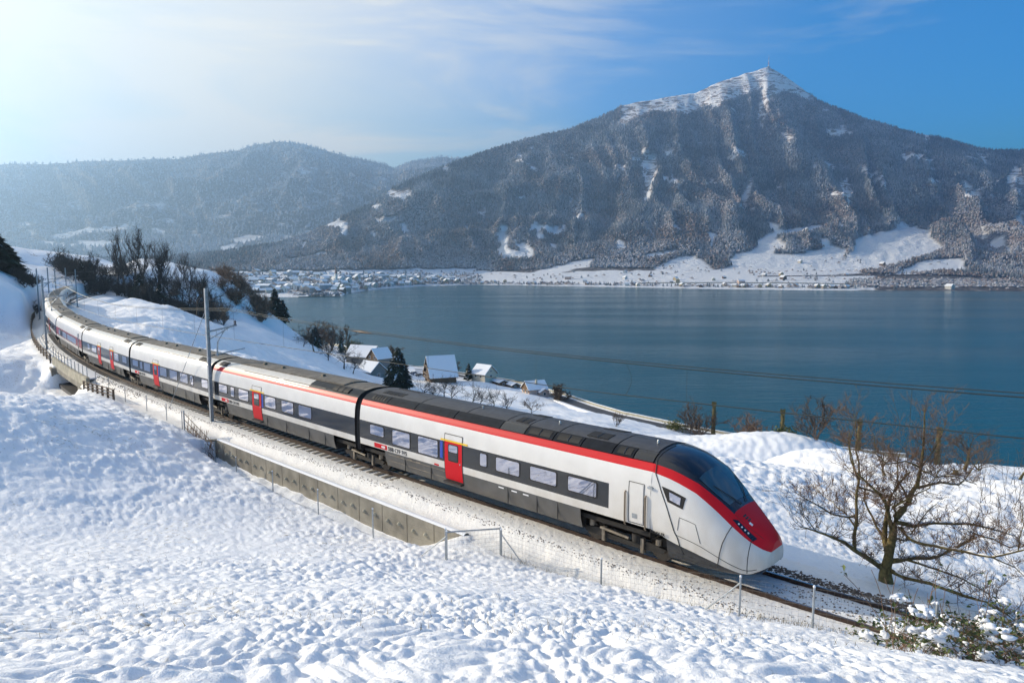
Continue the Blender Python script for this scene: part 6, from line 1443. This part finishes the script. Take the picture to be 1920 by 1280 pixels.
for lb, u, v, Y, h, w_, s_, d_ in (('large dark spruce standing between the barn and the steep chalet', 747,733,258,15.4,1.05,1,3200),('narrow dark cypress at the garden wall', 640,652,392,12,.5,2,900),('small dark clipped cypress on the shore', 687,650,410,6.5,.62,3,700),('dark green conifer left of the pale cottage', 879,716,330,8.2,.9,4,900),('dark wide conifer at the lake edge of the slope', 518,636,285,11.5,1.0,5,1600),('second dark conifer leaning on the wide one at the slope edge', 532,634,288,9.5,1.0,6,1300),('dark evergreen on the slope above the leftmost orchard tree', 592,668,285,8.5,1.1,7,900)):
    x, y = P(u, v, Y); conifer(lb, x, y, h, w_, s_, dens=d_)
# ------------------------------------------------------------------ wooded knoll left of the lake
kn = [(222,520,212,22),(232,525,214,24),(250,520,216,26),(262,530,214,25),(275,528,217,26),(290,535,216,25),(300,540,214,24),(312,545,216,25),(325,552,214,24),(338,556,216,23),(350,562,216,22),(362,568,218,20),(372,575,218,18),(382,580,220,16),(176,505,222,12),(165,508,224,11),(190,512,218,11),(392,588,222,13),(240,530,205,17),(285,548,205,16),(330,566,206,15)]
for i, (u, v, Y, h) in enumerate(kn):
    x, y = P(u, v, Y); bare_tree('tall bare tree in the dark clump on the knoll behind the train', x, y, h * .92, 'tall', 60 + i % 7, 'darktwig', 'darktwig', 'bare trees of the dark clump on the knoll', w=.95)
rr_ = random.Random(9); k = 0
for i in range(215):
    u = rr_.uniform(112, 400) if i < 160 else rr_.uniform(380, 500); base = np.interp(u, [110,150,200,250,300,350,400,450,500], [516,530,540,556,572,588,600,602,606]); up = np.interp(u, [110,200,300,400,500], [14,40,44,36,16]); v = base - up * 1.1 * rr_.random(); Y = rr_.uniform(205, 245) if u < 420 else rr_.uniform(250, 280)
    x, y = P(u, v, Y); bare_tree('dark leafless scrub bush on the knoll below the bare trees' if u < 400 else 'reddish leafless scrub bush running down from the knoll to the lake', x, y, rr_.uniform(4.0, 7.5), 'bush', 40 + i % 5, 'darktwig', 'darktwig' if u < 400 else 'redtwig', 'scrub bushes of the dark knoll' if u < 400 else 'reddish scrub bushes at the lake end of the knoll', w=rr_.uniform(.9, 1.4), name='bare_shrub', cat='shrub')
for i, (u, v, Y, h, s_) in enumerate(((152,512,226,6,11),(143,515,228,5,12),(262,545,210,9,13),(300,560,212,8,14))):
    x, y = P(u, v, Y); conifer(['dark evergreen at the left end of the knoll scrub', 'small dark evergreen beside the cutting mouth', 'dark ivy clad evergreen in the middle of the knoll', 'dark evergreen low in the knoll scrub to the right'][i], x, y, h, 1.0, s_, dens=900)
# dark spruces at the left edge
for i, (u, v, Y, h) in enumerate(((-14,512,128,7.4),(16,515,131,5.4))):
    x, y = P(u, v, Y); conifer(['tall dark spruce cut by the left picture edge', 'smaller dark spruce beside the one cut by the left picture edge'][i], x, y, h, 1.7, 30 + i, dens=1300, snow=.03)
for i in range(26):
    u = rr_.uniform(2, 66); v = 516 + (u - 2) * .35 + rr_.uniform(-4, 5); Y = rr_.uniform(124, 150); x, y = P(u, v, Y); bare_tree('dark low scrub bush along the top of the left hillside', x, y, rr_.uniform(1.6, 3.0), 'bush', 40 + i % 5, 'darktwig', 'darktwig', 'scrub bushes along the left hillside', w=1.5, name='bare_shrub', cat='shrub')
# ------------------------------------------------------------------ far town: every house a thing of its own
def mini_house(name, w, l, hw, hr, wm, flat=False):
    mb = MB(); mb.prism([(-w / 2, -4), (w / 2, -4), (w / 2, hw), (0, hw + hr), (-w / 2, hw)], 'y', -l / 2, l / 2)
    for s in (-1, 1): mb.prism([(s * .01, hw + hr), (s * (w / 2 + .7), hw - .7 * hr / (w / 2)), (s * (w / 2 + .7), hw - .7 * hr / (w / 2) + .5), (s * .01, hw + hr + .55)], 'y', -l / 2 - .7, l / 2 + .7, 1)
    for s in (-1, 1):
        for k in range(3):
            for z in (1.6, 4.4) if hw > 5 else (1.6,): mb.box(*sorted((s * (w / 2 + .01), s * (w / 2 + .06))), -l / 2 + (k + .5) * l / 3 - .7, -l / 2 + (k + .5) * l / 3 + .7, z - .7, z + .8, 2)
            
    for s in (-1, 1):
        for k in range(2):
            for z in (1.6, 4.4) if hw > 5 else (1.6,): mb.box(-w / 2 + (k + .5) * w / 2 - .7, -w / 2 + (k + .5) * w / 2 + .7, *sorted((s * (l / 2 + .01), s * (l / 2 + .06))), z - .7, z + .8, 2)
    return mb.mesh(name, [M[wm], M['roofsnow'], M['winglass']])
M['ochre'] = mat('ochre_plaster', (.50, .38, .20), .9, var=.1); M['pale'] = mat('white_plaster', (.66, .65, .62), .9, var=.1); M['bluegrey'] = mat('blue_grey_plaster', (.30, .34, .38), .9, var=.1)
mini = [mini_house('town_house', 10, 13, 6.2, 3.6, 'pale'), mini_house('town_house', 9, 11, 5.6, 3.4, 'plaster'), mini_house('town_house', 12, 19, 8.6, 3.4, 'pink'), mini_house('town_house', 11, 12, 6.4, 4.0, 'ochre'), mini_house('town_house', 9, 10, 4.8, 3.2, 'timber'), mini_house('town_house', 14, 30, 8.5, 2.6, 'bluegrey')]
used = []; rt_ = random.Random(21); pts_u = []; pts_v = []
town = []
while len(town) < 205:
    u = rt_.uniform(392, 860); lo = float(np.interp(u, [392, 560, 640, 720, 800, 860], [550, 552, 550, 539, 534, 532])); hi = float(np.interp(u, [392, 640, 860], [513, 516, 522])); v = lo - 1.5 - (lo - hi) * rt_.random() ** 1.25
    if all(abs(u - a) > 8.5 or abs(v - b) > 2.0 for a, b in town): town.append((u, v))
tp_ = onA(np.array([a for a, b in town]), np.array([b for a, b in town]))
for i, ((u, v), p) in enumerate(zip(town, tp_)):
    k = rt_.choices(range(6), (30, 22, 9, 14, 16, 5))[0]; o = link('town_house', mini[k]); o.location = (p[0], p[1], max(p[2], -49.2)); o.rotation_euler = (0, 0, rt_.uniform(0, 3.14)); s = rt_.uniform(.85, 1.35); o.scale = (s, s, s)
    tag(o, ['white plastered', 'cream', 'large pink', 'ochre', 'brown timber', 'long blue grey'][k] + ' house with a snowy roof in the far lakeside town', 'house', 'houses of the far lakeside town')
sh = []
while len(sh) < 44:
    u = rt_.uniform(870, 1590); v = float(np.interp(u, [870, 1100, 1300, 1590], [533.5, 536, 539.5, 542.5])) - (1.2 + 3.0 * rt_.random() ** 2 if rt_.random() < .7 else rt_.uniform(4, 26))
    if all(abs(u - a) > 6 or abs(v - b) > 2 for a, b in sh): sh.append((u, v))
sp_ = onA(np.array([a for a, b in sh]), np.array([b for a, b in sh]))
for (u, v), p in zip(sh, sp_):
    k = rt_.choices(range(5), (14, 22, 4, 16, 30))[0]; o = link('shore_house', mini[k]); o.location = (p[0], p[1], max(p[2], -49.2)); o.rotation_euler = (0, 0, rt_.uniform(0, 3.14)); tag(o, ['white plastered', 'cream', 'large pink', 'ochre', 'brown timber'][k] + ' house scattered along the far shore below the pointed mountain', 'house', 'houses along the far shore')
for lb, u, v, k, s in (('brown farmhouse alone on the snowy slope above the far embankment', 1652, 498, 4, 1.5), ('pale house on the ridge of the far meadow', 1498, 494, 1, 1.2), ('small white house at the far water line near the right edge', 1777, 542, 0, 1.3), ('brown barn low on the far meadow', 1468, 524, 4, 1.5)):
    p = onA(np.array([u]), np.array([v]))[0]; o = link('farmhouse', mini[k]); o.location = p; o.rotation_euler = (0, 0, .4); o.scale = (s, s, s); tag(o, lb, 'house')
p = onA(np.array([624.]), np.array([528.]))[0]; ch = thing('church', 'church with a thin pointed spire in the far town', 'church', tuple(p), .6)
MB().prism([(-5, -3), (5, -3), (5, 8), (0, 13), (-5, 8)], 'y', -12, 12).build('nave', M['pale'], ch); MB().box(-3, 3, -17.5, -12.05, -3, 20).build('tower', M['pale'], ch); MB().tube([(0, -14.7, 20.02), (0, -14.7, 40)], [4.0, .2], 4).build('spire', M['tile'], ch)
# trees between the town houses and along the far water line
r2 = np.random.default_rng(17); uu = r2.uniform(385, 900, 620); lo = np.interp(uu, [392, 560, 640, 720, 800, 900], [551, 553, 551, 540, 535, 533]); vv = lo - 1 - (lo - 514) * r2.random(620); uu = np.r_[uu, r2.uniform(700, 1600, 330)]; vv = np.r_[vv, np.interp(uu[620:], [700, 800, 1100, 1300, 1600], [540, 535, 536, 540, 543]) - 1.2 - 3 * r2.random(330)]
pt_ = onA(uu, vv); pt_[:, 2] = np.maximum(pt_[:, 2], -49.4); o = forest('town_trees', pt_, 9.0, 3.4, 31, np.full(len(pt_), .7)); tag(o, 'small bare trees between the houses of the far town and shore', 'trees')
# far railway / road line and the tree lined mole of the harbour
def farline(name, label, px, w, h, material, kind=None):
    q = onA(np.array([a for a, b in px], float), np.array([b for a, b in px], float)); pts = [tuple(p) for p in q]; o = ribbon(name, pts, -w, w, -4, h, M[material], kind=kind)
    return o
farline('far_road', None, [(u, float(np.interp(u, [1180, 1400, 1600, 1920], [531, 530.5, 533, 534]))) for u in range(1180, 1921, 40)], 4.5, 2.2, 'concrete', 'structure')
tag(farline('far_railway', None, [(u, float(np.interp(u, [1420, 1600, 1920], [519, 517, 516.5]))) for u in range(1420, 1921, 40)], 4, 2.6, 'tile'), 'dark railway line across the far snowy slope', 'railway')
mp_ = [at(u, v, 59.2 / math.tan(PITCH - math.atan((640 - v) / FPX))) for u, v in ((560, 556.5), (590, 556), (615, 555.6), (638, 555.2))]; ml = ribbon('mole', [(a, b, -50.) for a, b, c in mp_], -4, 4, -3, 1.2, M['concrete']); tag(ml, 'thin harbour mole reaching into the lake before the town', 'mole')
mt = np.array([np.array(mp_[0]) * (1 - t) + np.array(mp_[-1]) * t for t in r2.random(60)]); mt[:, 2] = -48.8; mt += r2.normal(size=mt.shape) * np.array([3, 3, 0]); o = forest('mole_trees', mt, 8, 3.6, 33, np.full(60, .7)); tag(o, 'row of small trees on the harbour mole', 'trees')
# summit mast
pk = MA[np.argmin(abs(ttA[:, 0] - 1.0)), np.argmin(abs(usA - 1441))]
sm = thing('summit_mast', 'thin red and white transmission mast on the mountain summit', 'mast', (pk[0], pk[1], pk[2] - 3))
for k in range(5): MB().tube([(0, 0, 17 * k), (0, 0, 17 * k + 16.99)], [2.6 - .45 * k, 2.2 - .45 * k], 6).build('mast_section', M['pale'] if k % 2 == 0 else M['carred'], sm)
MB().prism([(-9, -4), (9, -4), (9, 5), (-9, 5)], 'y', -6, 6).build('station', M['greywall'], sm)
